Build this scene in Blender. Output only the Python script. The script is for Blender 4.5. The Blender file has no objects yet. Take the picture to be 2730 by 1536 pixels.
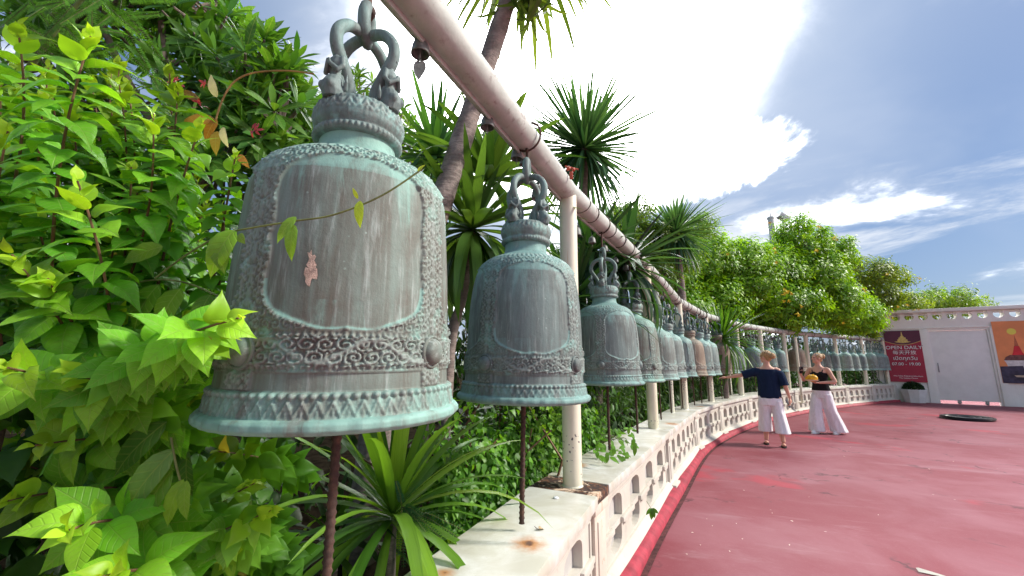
import bpy, bmesh, math, random
import numpy as np
from mathutils import Vector, Matrix
random.seed(7); RNG = np.random.default_rng(11)
PI = math.pi
scene = bpy.context.scene
COL = scene.collection

# ------------------------------------------------------------------ camera
CAM_H = 1.45
FPX, PITCH, ROLL = 1075.0, math.radians(10.2), math.radians(0.5)
_fw = Vector((0, math.cos(PITCH), math.sin(PITCH))); _rt = Vector((1, 0, 0)); _up = Vector((0, -math.sin(PITCH), math.cos(PITCH)))
CR = _rt*math.cos(ROLL) + _up*math.sin(ROLL); CU = -_rt*math.sin(ROLL) + _up*math.cos(ROLL); CF = _fw
cd = bpy.data.cameras.new('camera'); cam = bpy.data.objects.new('camera', cd); COL.objects.link(cam)
cd.sensor_width = 36; cd.lens = 36*FPX/2730; cd.clip_start = 0.02; cd.clip_end = 3000
m = Matrix(((CR.x, CU.x, -CF.x, 0), (CR.y, CU.y, -CF.y, 0), (CR.z, CU.z, -CF.z, CAM_H), (0, 0, 0, 1)))
cam.matrix_world = m
scene.camera = cam
EYE = Vector((0, 0, CAM_H)); SC = 2730/2575
def ray(x, y):
    return CF*FPX + CR*(x*SC-1365) - CU*(y*SC-768)
def at(x, y, d):
    """point seen at (x, y) on a 2575 wide print, d metres in front of the lens"""
    return EYE + ray(x, y)*(d/FPX)
def atz(x, y, z):
    r = ray(x, y); return EYE + r*((z-CAM_H)/r.z)

# ------------------------------------------------------------------ sun, sky, exposure
SUN_AZ, SUN_EL = math.radians(93), math.radians(36)
sd = Vector((math.sin(SUN_AZ)*math.cos(SUN_EL), math.cos(SUN_AZ)*math.cos(SUN_EL), math.sin(SUN_EL)))
sl = bpy.data.lights.new('sun', 'SUN'); sl.energy = 1.65; sl.angle = math.radians(11); sl.color = (1, .95, .86)
so = bpy.data.objects.new('sun', sl); COL.objects.link(so)
so.rotation_euler = sd.to_track_quat('Z', 'Y').to_euler()

class NT:
    """small wrapper to write node graphs"""
    def __init__(s, tree): s.t = tree; s.n = tree.nodes; s.l = tree.links
    def new(s, kind, **kw):
        n = s.n.new(kind)
        for k, v in kw.items():
            if hasattr(n, k): setattr(n, k, v)
        return n
    def put(s, sock, v):
        if v is None: return
        if hasattr(v, 'is_output'): s.l.new(v, sock)
        else: sock.default_value = v
    def math(s, op, a, b=None, c=None, clamp=False):
        n = s.n.new('ShaderNodeMath'); n.operation = op; n.use_clamp = clamp
        for i, v in enumerate((a, b, c)): s.put(n.inputs[i], v)
        return n.outputs[0]
    def vmath(s, op, a, b=None, out=0):
        n = s.n.new('ShaderNodeVectorMath'); n.operation = op
        s.put(n.inputs[0], a)
        if b is not None: s.put(n.inputs[1], b)
        return n.outputs['Value'] if op in ('DOT_PRODUCT', 'LENGTH', 'DISTANCE') else n.outputs[0]
    def mix(s, f, a, b, typ='MIX'):
        n = s.n.new('ShaderNodeMix'); n.data_type = 'RGBA'; n.blend_type = typ; n.clamp_factor = True
        s.put(n.inputs[0], f); s.put(n.inputs[6], col4(a)); s.put(n.inputs[7], col4(b))
        return n.outputs[2]
    def noise(s, vec, scale, detail=4, rough=.55, dist=0, out=0):
        n = s.n.new('ShaderNodeTexNoise'); s.put(n.inputs['Vector'], vec)
        n.inputs['Scale'].default_value = scale; n.inputs['Detail'].default_value = detail
        n.inputs['Roughness'].default_value = rough; n.inputs['Distortion'].default_value = dist
        return n.outputs[out]
    def vor(s, vec, scale, feature='F1', out='Distance'):
        n = s.n.new('ShaderNodeTexVoronoi'); n.feature = feature; s.put(n.inputs['Vector'], vec); n.inputs['Scale'].default_value = scale
        return n.outputs[out]
    def ramp(s, f, stops, interp='LINEAR'):
        n = s.n.new('ShaderNodeValToRGB'); s.put(n.inputs[0], f); n.color_ramp.interpolation = interp
        e = n.color_ramp.elements
        while len(e) < len(stops): e.new(.5)
        for i, (p, c) in enumerate(stops):
            e[i].position = p; e[i].color = col4(c) if not isinstance(c, (int, float)) else (c, c, c, 1)
        return n.outputs[0]
    def sep(s, v):
        n = s.n.new('ShaderNodeSeparateXYZ'); s.put(n.inputs[0], v); return n.outputs
    def comb(s, x, y, z):
        n = s.n.new('ShaderNodeCombineXYZ')
        for i, v in enumerate((x, y, z)): s.put(n.inputs[i], v)
        return n.outputs[0]
    def step(s, v, lo, hi):
        n = s.n.new('ShaderNodeMapRange'); n.interpolation_type = 'SMOOTHSTEP'
        s.put(n.inputs[0], v); n.inputs[1].default_value = lo; n.inputs[2].default_value = hi
        return n.outputs[0]
    def scale(s, v, k):
        n = s.n.new('ShaderNodeMapping'); s.put(n.inputs[0], v); n.inputs['Scale'].default_value = k; return n.outputs[0]
def col4(c):
    if hasattr(c, 'is_output'): return c
    return (c[0], c[1], c[2], 1) if len(c) == 3 else c

w = bpy.data.worlds.new('World'); scene.world = w; w.use_nodes = True
T = NT(w.node_tree); T.n.clear()
sky = T.new('ShaderNodeTexSky'); sky.sky_type = 'NISHITA'; sky.sun_disc = False
sky.sun_elevation = SUN_EL; sky.sun_rotation = SUN_AZ; sky.air_density = 1.0; sky.dust_density = 1.6; sky.ozone_density = 2.0
d = T.new('ShaderNodeTexCoord').outputs['Generated']
def dirdot(x, y): return T.vmath('DOT_PRODUCT', d, tuple(ray(x, y).normalized()))
sx = T.sep(d)
zc = T.math('ADD', T.math('MAXIMUM', sx[2], 0.0), .12)
plane = T.comb(T.math('DIVIDE', sx[0], zc), T.math('DIVIDE', sx[1], zc), 0.0)
n1 = T.noise(T.vmath('ADD', plane, (4.3, 1.7, 0.)), 0.8, 8, .58, .3); n2 = T.noise(d, 5.0, 8, .62, .4); n3 = T.noise(T.scale(d, (1.1, 1.1, 5)), 2.4, 7, .62, .4)
# great bright cloud bank overhead ahead, cumulus under it, thin streaks low on the right
bank = T.math('ADD', dirdot(1420, 40), T.math('MULTIPLY', T.math('SUBTRACT', n2, .5), .05))
bank_m = T.math('POWER', T.step(bank, .868, .968), 1.6)
zd = T.math('SUBTRACT', sx[2], float(ray(1640, 425).normalized().z))
bank2 = T.math('ADD', T.math('SUBTRACT', dirdot(1640, 425), T.math('MULTIPLY', T.math('MULTIPLY', zd, zd), 5.)), T.math('MULTIPLY', T.math('SUBTRACT', n2, .5), .15)); bank2_m = T.step(bank2, .952, .982)
low = T.math('MULTIPLY', T.step(n3, .44, .62), T.math('SUBTRACT', 1.0, T.step(sx[2], .22, .42)))
gen = T.math('MULTIPLY', T.step(n1, .5, .72), .8)
white = T.math('MAXIMUM', T.math('MAXIMUM', bank_m, T.math('MULTIPLY', bank2_m, .97)), T.math('MAXIMUM', T.math('MULTIPLY', low, .85), gen))
halo = T.math('MULTIPLY', T.step(dirdot(1420, 40), .72, .96), .5)
base = T.mix(halo, T.mix(.6, sky.outputs[0], (.6, 1.4, 3.1)), (5.5, 6.2, 7.2))
base = T.mix(.53, base, (0., 0., 0.))
base = T.mix(T.math('MULTIPLY', T.step(T.noise(d, 1.7, 5, .55, .4), .42, .66), .55), base, (1.75, 2.05, 2.6))
cloudc = T.mix(T.math('MAXIMUM', bank_m, bank2_m), T.mix(T.step(gen, .1, .5), (3.1, 3.2, 3.35), (12., 12., 12.)), (42., 42., 42.))
bg = T.new('ShaderNodeBackground'); T.l.new(T.mix(white, base, cloudc), bg.inputs[0]); bg.inputs[1].default_value = 0.1
ow = T.new('ShaderNodeOutputWorld'); T.l.new(bg.outputs[0], ow.inputs[0])

vs = scene.view_settings
vs.view_transform = 'Standard'; vs.look = 'None'; vs.exposure = 1.75; vs.gamma = 1; vs.use_curve_mapping = False
scene.cycles.max_bounces = 6; scene.cycles.transparent_max_bounces = 6; scene.cycles.use_denoising = True

# ------------------------------------------------------------------ mesh helpers
class G:
    """geometry bag: vertex array + face lists, joined into one mesh"""
    def __init__(s): s.v = []; s.f = []; s.n = 0
    def add(s, v, f, M=None):
        v = np.asarray(v, float)
        if M is not None:
            A = np.array(M); v = v @ A[:3, :3].T + A[:3, 3]
        s.v.append(v); o = s.n; s.f.extend([tuple(i+o for i in q) for q in f]); s.n += len(v); return s
    def box(s, x0, x1, y0, y1, z0, z1, M=None, bev=0):
        if bev:
            b = bev; vs_ = []; 
            bm = bmesh.new(); bmesh.ops.create_cube(bm, size=1)
            for q in bm.verts: q.co = Vector(((x0+x1)/2+q.co.x*(x1-x0), (y0+y1)/2+q.co.y*(y1-y0), (z0+z1)/2+q.co.z*(z1-z0)))
            bmesh.ops.bevel(bm, geom=list(bm.edges), offset=b, segments=2, affect='EDGES', profile=.6)
            bm.verts.index_update()
            v = [tuple(q.co) for q in bm.verts]; f = [tuple(q.index for q in p.verts) for p in bm.faces]; bm.free()
            return s.add(v, f, M)
        v = [(x, y, z) for z in (z0, z1) for y in (y0, y1) for x in (x0, x1)]
        return s.add(v, [(0, 2, 3, 1), (4, 5, 7, 6), (0, 1, 5, 4), (2, 6, 7, 3), (0, 4, 6, 2), (1, 3, 7, 5)], M)
    def tube(s, pts, rad, n=8, caps=True, M=None, squash=1):
        pts = [Vector(p) for p in pts]; k = len(pts)
        if not hasattr(rad, '__len__'): rad = [rad]*k
        v = []; f = []; ref = None
        for i, p in enumerate(pts):
            t = (pts[min(i+1, k-1)] - pts[max(i-1, 0)]).normalized()
            if ref is None: ref = t.orthogonal().normalized() if abs(t.z) > .98 else Vector((0, 0, 1)).cross(t).normalized()
            ref = (ref - t*ref.dot(t)).normalized(); b = t.cross(ref)
            for j in range(n):
                a = 2*PI*j/n; q = p + (ref*math.cos(a) + b*math.sin(a)*squash)*rad[i]; v.append((q.x, q.y, q.z))
        for i in range(k-1):
            for j in range(n):
                a, b_ = i*n+j, i*n+(j+1) % n; f.append((a, b_, b_+n, a+n))
        if caps: f.append(tuple(range(n-1, -1, -1))); f.append(tuple((k-1)*n+j for j in range(n)))
        return s.add(v, f, M)
    def lathe(s, prof, n=24, M=None, closed=False):
        v = []; f = []; k = len(prof)
        for r, z in prof:
            for j in range(n): a = 2*PI*j/n; v.append((r*math.cos(a), r*math.sin(a), z))
        for i in range(k if closed else k-1):
            for j in range(n):
                a, b = i*n+j, i*n+(j+1) % n; c, e = ((i+1) % k)*n+(j+1) % n, ((i+1) % k)*n+j; f.append((a, b, c, e))
        return s.add(v, f, M)
    def ball(s, c, r, M=None, n=10, k=7):
        r = (r, r, r) if not hasattr(r, '__len__') else r
        v = [(c[0], c[1], c[2]-r[2])]; f = []
        for i in range(1, k):
            ph = -PI/2+PI*i/k
            for j in range(n): a = 2*PI*j/n; v.append((c[0]+r[0]*math.cos(ph)*math.cos(a), c[1]+r[1]*math.cos(ph)*math.sin(a), c[2]+r[2]*math.sin(ph)))
        v.append((c[0], c[1], c[2]+r[2])); L = len(v)-1
        for j in range(n): f.append((0, 1+(j+1) % n, 1+j)); f.append((L, L-n+j, L-n+(j+1) % n))
        for i in range(k-2):
            for j in range(n): a, b = 1+i*n+j, 1+i*n+(j+1) % n; f.append((a, b, b+n, a+n))
        return s.add(v, f, M)
    def torus(s, R, r, n=24, k=8, M=None):
        return s.lathe([(R+r*math.cos(2*PI*i/k), r*math.sin(2*PI*i/k)) for i in range(k)], n, M, closed=True)
    def loft(s, rings, n=20, M=None, caps=True):
        """rings: (cx,cy,cz,rx,ry[,tilt]) horizontal ellipses"""
        v = []; f = []
        for q in rings:
            cx, cy, cz, rx, ry = q[:5]
            tl = q[5] if len(q) > 5 else 0
            for j in range(n):
                a = 2*PI*j/n; x = rx*math.cos(a); y = ry*math.sin(a); v.append((cx+x, cy+y, cz+tl*x))
        k = len(rings)
        for i in range(k-1):
            for j in range(n): a, b = i*n+j, i*n+(j+1) % n; f.append((a, b, b+n, a+n))
        if caps: f.append(tuple(range(n-1, -1, -1))); f.append(tuple((k-1)*n+j for j in range(n)))
        return s.add(v, f, M)
    def mesh(s, name, smooth=True):
        me = bpy.data.meshes.new(name); v = np.concatenate(s.v) if s.v else np.zeros((0, 3))
        me.from_pydata(v.tolist(), [], s.f)
        if smooth: me.polygons.foreach_set('use_smooth', [True]*len(me.polygons))
        return me
def smooth_angle(me, deg=40):
    bm = bmesh.new(); bm.from_mesh(me); a = math.radians(deg)
    for e in bm.edges:
        if len(e.link_faces) == 2 and e.calc_face_angle(0) > a: e.smooth = False
    bm.to_mesh(me); bm.free(); return me
def link(name, me, mat=None, parent=None, loc=None):
    o = bpy.data.objects.new(name, me); COL.objects.link(o)
    if mat is not None and me is not None and not me.materials: me.materials.append(mat)
    if parent is not None: o.parent = parent
    if loc is not None: o.location = loc
    return o
def part(name, g, mat, parent, world=True, smooth=True, ang=40):
    """mesh child; geometry in world coordinates when the parent stands unrotated at its base"""
    me = g.mesh(name, smooth)
    if smooth and ang: smooth_angle(me, ang)
    o = link(name, me, mat, parent)
    if world and parent is not None: o.location = -base_of(parent)
    return o
BASE = {}
def base_of(o):
    b = Vector((0, 0, 0))
    while o is not None: b += Vector(o.location); o = o.parent
    return b
def thing(name, label, cat, loc=(0, 0, 0), group=None, rz=0):
    o = bpy.data.objects.new(name, None); COL.objects.link(o); o.location = loc; o.rotation_euler = (0, 0, rz); o.empty_display_size = .1
    return tag(o, label, cat, group)
def tag(o, label, cat, group=None):
    o['label'] = label; o['category'] = cat
    if group: o['group'] = group
    return o
def struct(name, g, mat, smooth=False):
    o = link(name, g.mesh(name, smooth), mat); o['kind'] = 'structure'; return o
ORD = ['first', 'second', 'third', 'fourth', 'fifth', 'sixth', 'seventh', 'eighth', 'ninth', 'tenth', 'eleventh', 'twelfth', 'thirteenth', 'fourteenth', 'fifteenth', 'sixteenth', 'seventeenth', 'eighteenth', 'nineteenth', 'twentieth',
       'twenty-first', 'twenty-second', 'twenty-third', 'twenty-fourth', 'twenty-fifth', 'twenty-sixth', 'twenty-seventh']

# ------------------------------------------------------------------ materials
def material(name):
    mt = bpy.data.materials.new(name); mt.use_nodes = True; t = NT(mt.node_tree); t.n.clear()
    b = t.new('ShaderNodeBsdfPrincipled'); o = t.new('ShaderNodeOutputMaterial'); t.l.new(b.outputs[0], o.inputs[0])
    return mt, t, b
def bump(t, b, h, strength=.3, dist=.01):
    n = t.new('ShaderNodeBump'); n.inputs['Strength'].default_value = strength; n.inputs['Distance'].default_value = dist
    t.l.new(h, n.inputs['Height']); t.l.new(n.outputs[0], b.inputs['Normal'])
def plain(name, c, rough=.6, metal=0, var=.12, scale=12, bmp=.1, spec=.4):
    mt, t, b = material(name); p = t.new('ShaderNodeTexCoord').outputs['Object']
    nz = t.noise(p, scale, 5, .6)
    t.put(b.inputs['Base Color'], t.mix(t.step(nz, .3, .7), tuple(x*(1-var) for x in c), tuple(min(1, x*(1+var)) for x in c)))
    b.inputs['Roughness'].default_value = rough; b.inputs['Metallic'].default_value = metal; b.inputs['Specular IOR Level'].default_value = spec
    if bmp: bump(t, b, t.noise(p, scale*6, 3), bmp, .004)
    return mt

def m_bronze(name, brown, grey, verd, amount, streak):
    mt, t, b = material(name); p = t.new('ShaderNodeTexCoord').outputs['Object']
    oi = t.new('ShaderNodeObjectInfo'); off = t.vmath('ADD', p, t.comb(t.math('MULTIPLY', oi.outputs['Random'], 9.), 0., 0.))
    a = t.new('ShaderNodeAttribute'); a.attribute_name = 'orn'; orn = a.outputs['Fac']
    v = t.new('ShaderNodeAttribute'); v.attribute_name = 'verd'; vd = v.outputs['Fac']
    st = t.noise(t.scale(off, (26, 26, 1.6)), 1.0, 6, .65, .4)
    st2 = t.noise(t.scale(off, (60, 60, 5)), 1.0, 4, .7)
    big = t.noise(off, 3.2, 5, .6, .4); fine = t.noise(off, 46, 5, .7)
    c = t.mix(t.step(t.math('ADD', t.math('MULTIPLY', big, .6), t.math('MULTIPLY', st, .55)), .42, .74), brown, grey)
    c = t.mix(t.math('MULTIPLY', t.step(st2, .5, .8), streak), c, (.40, .46, .43))
    z = t.sep(p)[2]
    top = t.step(z, .36, .72)
    vv = t.math('ADD', t.math('MULTIPLY', vd, .55), t.math('ADD', t.math('MULTIPLY', t.math('SUBTRACT', t.noise(t.scale(off, (14, 14, 3)), 1.0, 6, .7, .6), .5), 1.5), t.math('MULTIPLY', top, .34)))
    c = t.mix(t.math('MULTIPLY', t.step(vv, .22, .62), amount), c, verd)
    c = t.mix(t.math('MULTIPLY', t.math('MULTIPLY', orn, t.step(fine, .4, .62)), .35), c, (.15, .145, .13))
    c = t.mix(t.math('MULTIPLY', t.math('MULTIPLY', orn, t.step(t.noise(off, 17, 4, .6), .52, .7)), .7), c, verd)
    hg = t.new('ShaderNodeAttribute'); hg.attribute_name = 'hgt'
    c = t.mix(t.math('MULTIPLY', orn, t.math('MULTIPLY', t.step(hg.outputs['Fac'], .45, .95), .42)), c, (.33, .39, .36))
    # pale scabs and droplets of fresh verdigris, small chips
    sp = t.math('MULTIPLY', t.step(t.math('SUBTRACT', .5, t.vor(off, 38)), .36, .44), t.step(t.noise(off, 7, 2), .55, .66))
    c = t.mix(t.math('MULTIPLY', sp, .75), c, (.46, .62, .55))
    t.put(b.inputs['Base Color'], c); b.inputs['Metallic'].default_value = .12; b.inputs['Specular IOR Level'].default_value = .35
    t.put(b.inputs['Roughness'], t.math('ADD', .5, t.math('MULTIPLY', fine, .3)))
    bump(t, b, t.math('ADD', fine, t.math('MULTIPLY', st2, .5)), .35, .004)
    return mt
M_BELL = [m_bronze('weathered_bronze', (.125, .114, .092), (.20, .262, .23), (.24, .43, .37), .85, .8),
          m_bronze('grey_bronze', (.10, .112, .106), (.18, .24, .23), (.22, .42, .385), .6, .6),
          m_bronze('brown_bronze', (.17, .12, .085), (.30, .235, .175), (.32, .33, .26), .30, .35),
          m_bronze('green_bronze', (.15, .165, .15), (.25, .31, .29), (.28, .48, .44), .7, .5)]
M_RELIEF = m_bronze('relief_bronze', (.11, .138, .13), (.185, .25, .24), (.25, .44, .41), .5, .3)
M_WINDBELL = plain('dull_grey_bronze', (.19, .20, .19), .55, .3, .3, 40, .2)
def m_rust():
    mt, t, b = material('rusty_steel'); p = t.new('ShaderNodeTexCoord').outputs['Object']
    n = t.noise(p, 30, 5, .65); t.put(b.inputs['Base Color'], t.ramp(n, [(.3, (.03, .018, .014)), (.55, (.075, .038, .026)), (.78, (.17, .085, .045))]))
    b.inputs['Roughness'].default_value = .8; bump(t, b, t.noise(p, 160, 4), .5, .002); return mt
M_RUST = m_rust()
def m_paintpipe():
    """cream gloss paint on steel pipe with chips and rust runs"""
    mt, t, b = material('cream_painted_pipe'); g = t.new('ShaderNodeNewGeometry').outputs['Position']
    z = t.sep(g)[2]
    c = t.mix(t.step(t.noise(t.scale(g, (6, 6, 1)), 1.2, 5, .6), .45, .75), (.74, .71, .56), (.68, .63, .45))
    run = t.step(t.noise(t.scale(g, (30, 30, 1.2)), 1.0, 4, .6), .62, .72)
    c = t.mix(t.math('MULTIPLY', run, .5), c, (.55, .32, .10))
    chip = t.math('MULTIPLY', t.step(t.math('SUBTRACT', .6, t.vor(t.vmath('ADD', g, t.scale(t.noise(g, 22, 2, out=1), (.05, .05, .05))), 34)), .35, .38), t.step(t.noise(g, 3.5, 3), .46, .52))
    chip = t.math('MULTIPLY', chip, t.math('SUBTRACT', 1.0, t.step(z, 1.25, 1.7)))
    c = t.mix(chip, c, (.10, .10, .105)); t.put(b.inputs['Base Color'], c); b.inputs['Roughness'].default_value = .42
    bump(t, b, t.math('SUBTRACT', t.noise(g, 40, 3), t.math('MULTIPLY', chip, 2.)), .25, .004); return mt
M_POST = m_paintpipe()
def m_rail():
    mt, t, b = material('faded_pinkish_pipe'); g = t.new('ShaderNodeNewGeometry').outputs['Position']
    c = t.mix(t.step(t.noise(t.scale(g, (4, 4, 9)), 1.5, 6, .65), .35, .75), (.40, .425, .385), (.54, .56, .515))
    c = t.mix(t.math('MULTIPLY', t.step(t.noise(g, 14, 5, .7), .57, .7), .7), c, (.22, .17, .15))
    t.put(b.inputs['Base Color'], c); b.inputs['Roughness'].default_value = .6; bump(t, b, t.noise(g, 60, 4), .3, .004); return mt
M_RAIL = m_rail()
def m_plaster(name, c0, c1, dirt=.5, dc=(.30, .25, .2)):
    mt, t, b = material(name); g = t.new('ShaderNodeNewGeometry').outputs['Position']
    z = t.sep(g)[2]
    c = t.mix(t.step(t.noise(g, 2.2, 6, .65), .35, .7), c0, c1)
    st = t.noise(t.scale(g, (11, 11, .9)), 1., 5, .65)
    c = t.mix(t.math('MULTIPLY', t.step(st, .58, .75), dirt*.55), c, dc)
    c = t.mix(t.math('MULTIPLY', t.step(t.noise(g, 21, 5, .75), .6, .74), dirt*.5), c, dc)
    t.put(b.inputs['Base Color'], c); b.inputs['Roughness'].default_value = .75
    bump(t, b, t.math('ADD', t.noise(g, 30, 4), t.math('MULTIPLY', t.noise(g, 8, 2), 1.5)), .3, .006); return mt
M_WALL = m_plaster('cream_painted_plaster', (.52, .49, .42), (.60, .57, .50), .75)
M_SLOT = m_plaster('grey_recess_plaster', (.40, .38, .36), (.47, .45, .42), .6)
M_WHITE = m_plaster('white_painted_plaster', (.76, .75, .69), (.82, .81, .75), .3, (.42, .4, .38))
def m_coping():
    mt, t, b = material('stained_terrazzo_coping'); g = t.new('ShaderNodeNewGeometry').outputs['Position']
    c = t.mix(t.step(t.noise(t.scale(g, (2, 3, 2)), 1.6, 7, .68, .5), .36, .68), (.53, .51, .42), (.70, .70, .66))
    c = t.mix(t.math('MULTIPLY', t.step(t.noise(g, 5, 6, .7), .55, .72), .5), c, (.45, .40, .28))
    c = t.mix(t.math('MULTIPLY', t.step(t.noise(g, 70, 3, .7), .62, .72), .4), c, (.34, .30, .22))
    for (qx, qy, r) in STAINS:
        dd = t.vmath('DISTANCE', g, (qx, qy, .67)); dn = t.math('ADD', dd, t.math('MULTIPLY', t.math('SUBTRACT', t.noise(g, 18, 5, .7), .5), r*1.1))
        c = t.mix(t.math('SUBTRACT', 1.0, t.step(dn, .0, r)), c, (.50, .20, .04))
        c = t.mix(t.math('SUBTRACT', 1.0, t.step(dn, .0, r*.22)), c, (.12, .05, .03))
    t.put(b.inputs['Base Color'], c); b.inputs['Roughness'].default_value = .38; bump(t, b, t.noise(g, 26, 5), .12, .004); return mt
# ------------------------------------------------------------------ setting: ground, terrace floor, kerb
POSTS = [(-.955, -.12), (.40, 2.77), (1.70, 5.02), (2.92, 7.02), (4.07, 8.47), (5.58, 10.06), (6.88, 11.22), (8.27, 12.33), (9.65, 13.31), (11.56, 14.53), (13.42, 15.60), (15.0, 16.42)]
POSTS = [(POSTS[0][0]-1.13, POSTS[0][1]-2.12)] + POSTS          # one more bay beside and behind the lens
ZB = [2.68, 2.68, 2.665, 2.66, 2.50, 2.41, 2.39, 2.39, 2.39, 2.40, 2.41, 2.42, 2.42]
HW = .67
STAINS = [(*atz(1330, 1368, HW).xy, .11), (*atz(1455, 1170, HW).xy, .10), (*atz(1690, 1066, HW).xy, .14), (*atz(1760, 1022, HW).xy, .12), (*atz(1120, 1440, HW).xy, .05)]
def m_floor():
    mt, t, b = material('worn_red_floor_paint'); g = t.new('ShaderNodeNewGeometry').outputs['Position']
    rot = t.new('ShaderNodeMapping'); t.l.new(g, rot.inputs[0]); rot.inputs['Rotation'].default_value = (0, 0, .35); rg = rot.outputs[0]
    c = t.mix(t.step(t.noise(g, .8, 6, .62, .5), .36, .66), (.21, .036, .050), (.26, .080, .100))
    c = t.mix(t.math('MULTIPLY', t.step(t.noise(t.scale(rg, (.5, 2.6, 1)), 1.3, 7, .7, .8), .52, .72), .75), c, (.30, .14, .16))
    c = t.mix(t.math('MULTIPLY', t.step(t.noise(t.scale(rg, (.6, 5, 1)), 1.7, 5, .7, .3), .66, .75), .55), c, (.52, .34, .36))
    c = t.mix(t.math('MULTIPLY', t.step(t.noise(t.scale(rg, (1, 2.4, 1)), 2.3, 6, .7, .9), .60, .74), .35), c, (.19, .030, .045))
    c = t.mix(t.math('MULTIPLY', t.step(t.noise(g, 55, 4, .7), .55, .75), .35), c, (.34, .16, .18))
    # newer, brighter paint patches
    c = t.mix(t.math('MULTIPLY', t.step(t.noise(g, .55, 4, .55, .7), .62, .66), .8), c, (.36, .035, .055))
    fl = t.math('MULTIPLY', t.step(t.math('SUBTRACT', .5, t.vor(t.scale(rg, (1, 2, 1)), 2.6)), .465, .475), t.step(t.noise(g, 1.1, 2), .5, .6))
    c = t.mix(t.math('MULTIPLY', fl, .8), c, (.60, .50, .46))
    # hairline cracks
    ck = t.math('SUBTRACT', 1.0, t.step(t.vor(t.vmath('ADD', g, t.scale(t.noise(g, 2.5, 4, out=1), (.6, .6, .6))), .55, 'DISTANCE_TO_EDGE'), .0, .014))
    ck = t.math('MULTIPLY', ck, t.step(t.noise(g, 1.7, 3), .5, .62)); c = t.mix(t.math('MULTIPLY', ck, .85), c, (.06, .015, .02))
    t.put(b.inputs['Base Color'], c); t.put(b.inputs['Roughness'], t.math('ADD', .5, t.math('MULTIPLY', t.noise(g, 3, 4), .25)))
    b.inputs['Specular IOR Level'].default_value = .4
    bump(t, b, t.math('ADD', t.noise(g, 40, 5, .7), t.math('MULTIPLY', t.noise(g, 2.5, 3), 3.)), .14, .006); return mt
M_FLOOR = m_floor()
M_SOIL = plain('dark_leaf_litter_soil', (.018, .014, .009), 1.0, 0, .6, 9, .6, 0.)
M_COPE = m_coping()
M_KERB = plain('bright_red_kerb_paint', (.33, .03, .05), .55, 0, .3, 9, .5)
M_GUTTER = plain('dirty_gutter', (.085, .028, .028), .85, 0, .6, 14, .8)
def offs(i, o):
    """post line shifted by o towards the terrace, mitred"""
    p = Vector(POSTS[i]).to_2d(); a = Vector(POSTS[max(i-1, 0)]); b_ = Vector(POSTS[min(i+1, len(POSTS)-1)])
    d1 = (p-a).normalized() if i > 0 else (b_-p).normalized(); d2 = (b_-p).normalized() if i < len(POSTS)-1 else d1
    n = Vector((d1.y+d2.y, -d1.x-d2.x)).normalized(); return p + n*(o/max(.5, n.dot(Vector((d1.y, -d1.x)))))
NP = len(POSTS)
def curve_pts(o, sub=6):
    P = [offs(i, o) for i in range(NP)]; out = []
    for i in range(NP-1):
        p0, p1, p2, p3 = P[max(i-1, 0)], P[i], P[i+1], P[min(i+2, NP-1)]
        for k in range(sub):
            t = k/sub; out.append(.5*((2*p1)+(p2-p0)*t+(2*p0-5*p1+4*p2-p3)*t*t+(3*p1-p0-3*p2+p3)*t**3))
    out.append(P[-1]); return out
g = G(); g.add([(-1500, -1500, -.4), (1500, -1500, -.4), (1500, 1500, -.4), (-1500, 1500, -.4)], [(0, 1, 2, 3)]); struct('ground', g, plain('distant_ground', (.08, .10, .05), .9, 0, .3, .02, 0))
fl = curve_pts(.335)
def strip(inner, z, far):
    v = [(p.x, p.y, z) for p in inner]+[(q[0], q[1], z) for q in far]; return v
g = G(); v = [(p.x, p.y, 0) for p in fl]+[(15.0, 30, 0), (60, 30, 0), (60, -25, 0), (fl[0].x, -25, 0)]; g.add(v, [tuple(range(len(v)))])
struct('terrace_floor', g, M_FLOOR)
# kerb: rounded red strip, with a dirty gutter line at its foot
ki, ko = curve_pts(.21), curve_pts(.30)
g = G(); n = len(ki); v = []
for a, b_ in zip(ki, ko):
    mid = (a+b_)/2; v += [(a.x, a.y, .085), (mid.x, mid.y, .075), (b_.x*.8+mid.x*.2, b_.y*.8+mid.y*.2, .045), (b_.x, b_.y, -.02)]
g.add(v, [(4*i+j, 4*i+j+1, 4*i+j+5, 4*i+j+4) for i in range(n-1) for j in range(3)]); struct('kerb', g, M_KERB, True)
gi, go = curve_pts(.29), curve_pts(.34)
g = G(); v = [(p.x, p.y, .002) for p in gi]+[(p.x, p.y, .0045) for p in go]; g.add(v, [(i, i+n, i+n+1, i+1) for i in range(n-1)]); struct('gutter', g, M_GUTTER)
bi = curve_pts(-.15)
g = G(); v = [(p.x, p.y, .30) for p in bi]+[(14.2, 40, .3), (-40, 40, .3), (-40, -20, .3), (bi[0].x, -20, .3)]; g.add(v, [tuple(range(len(v)))]); struct('planting_bed', g, M_SOIL)

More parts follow.
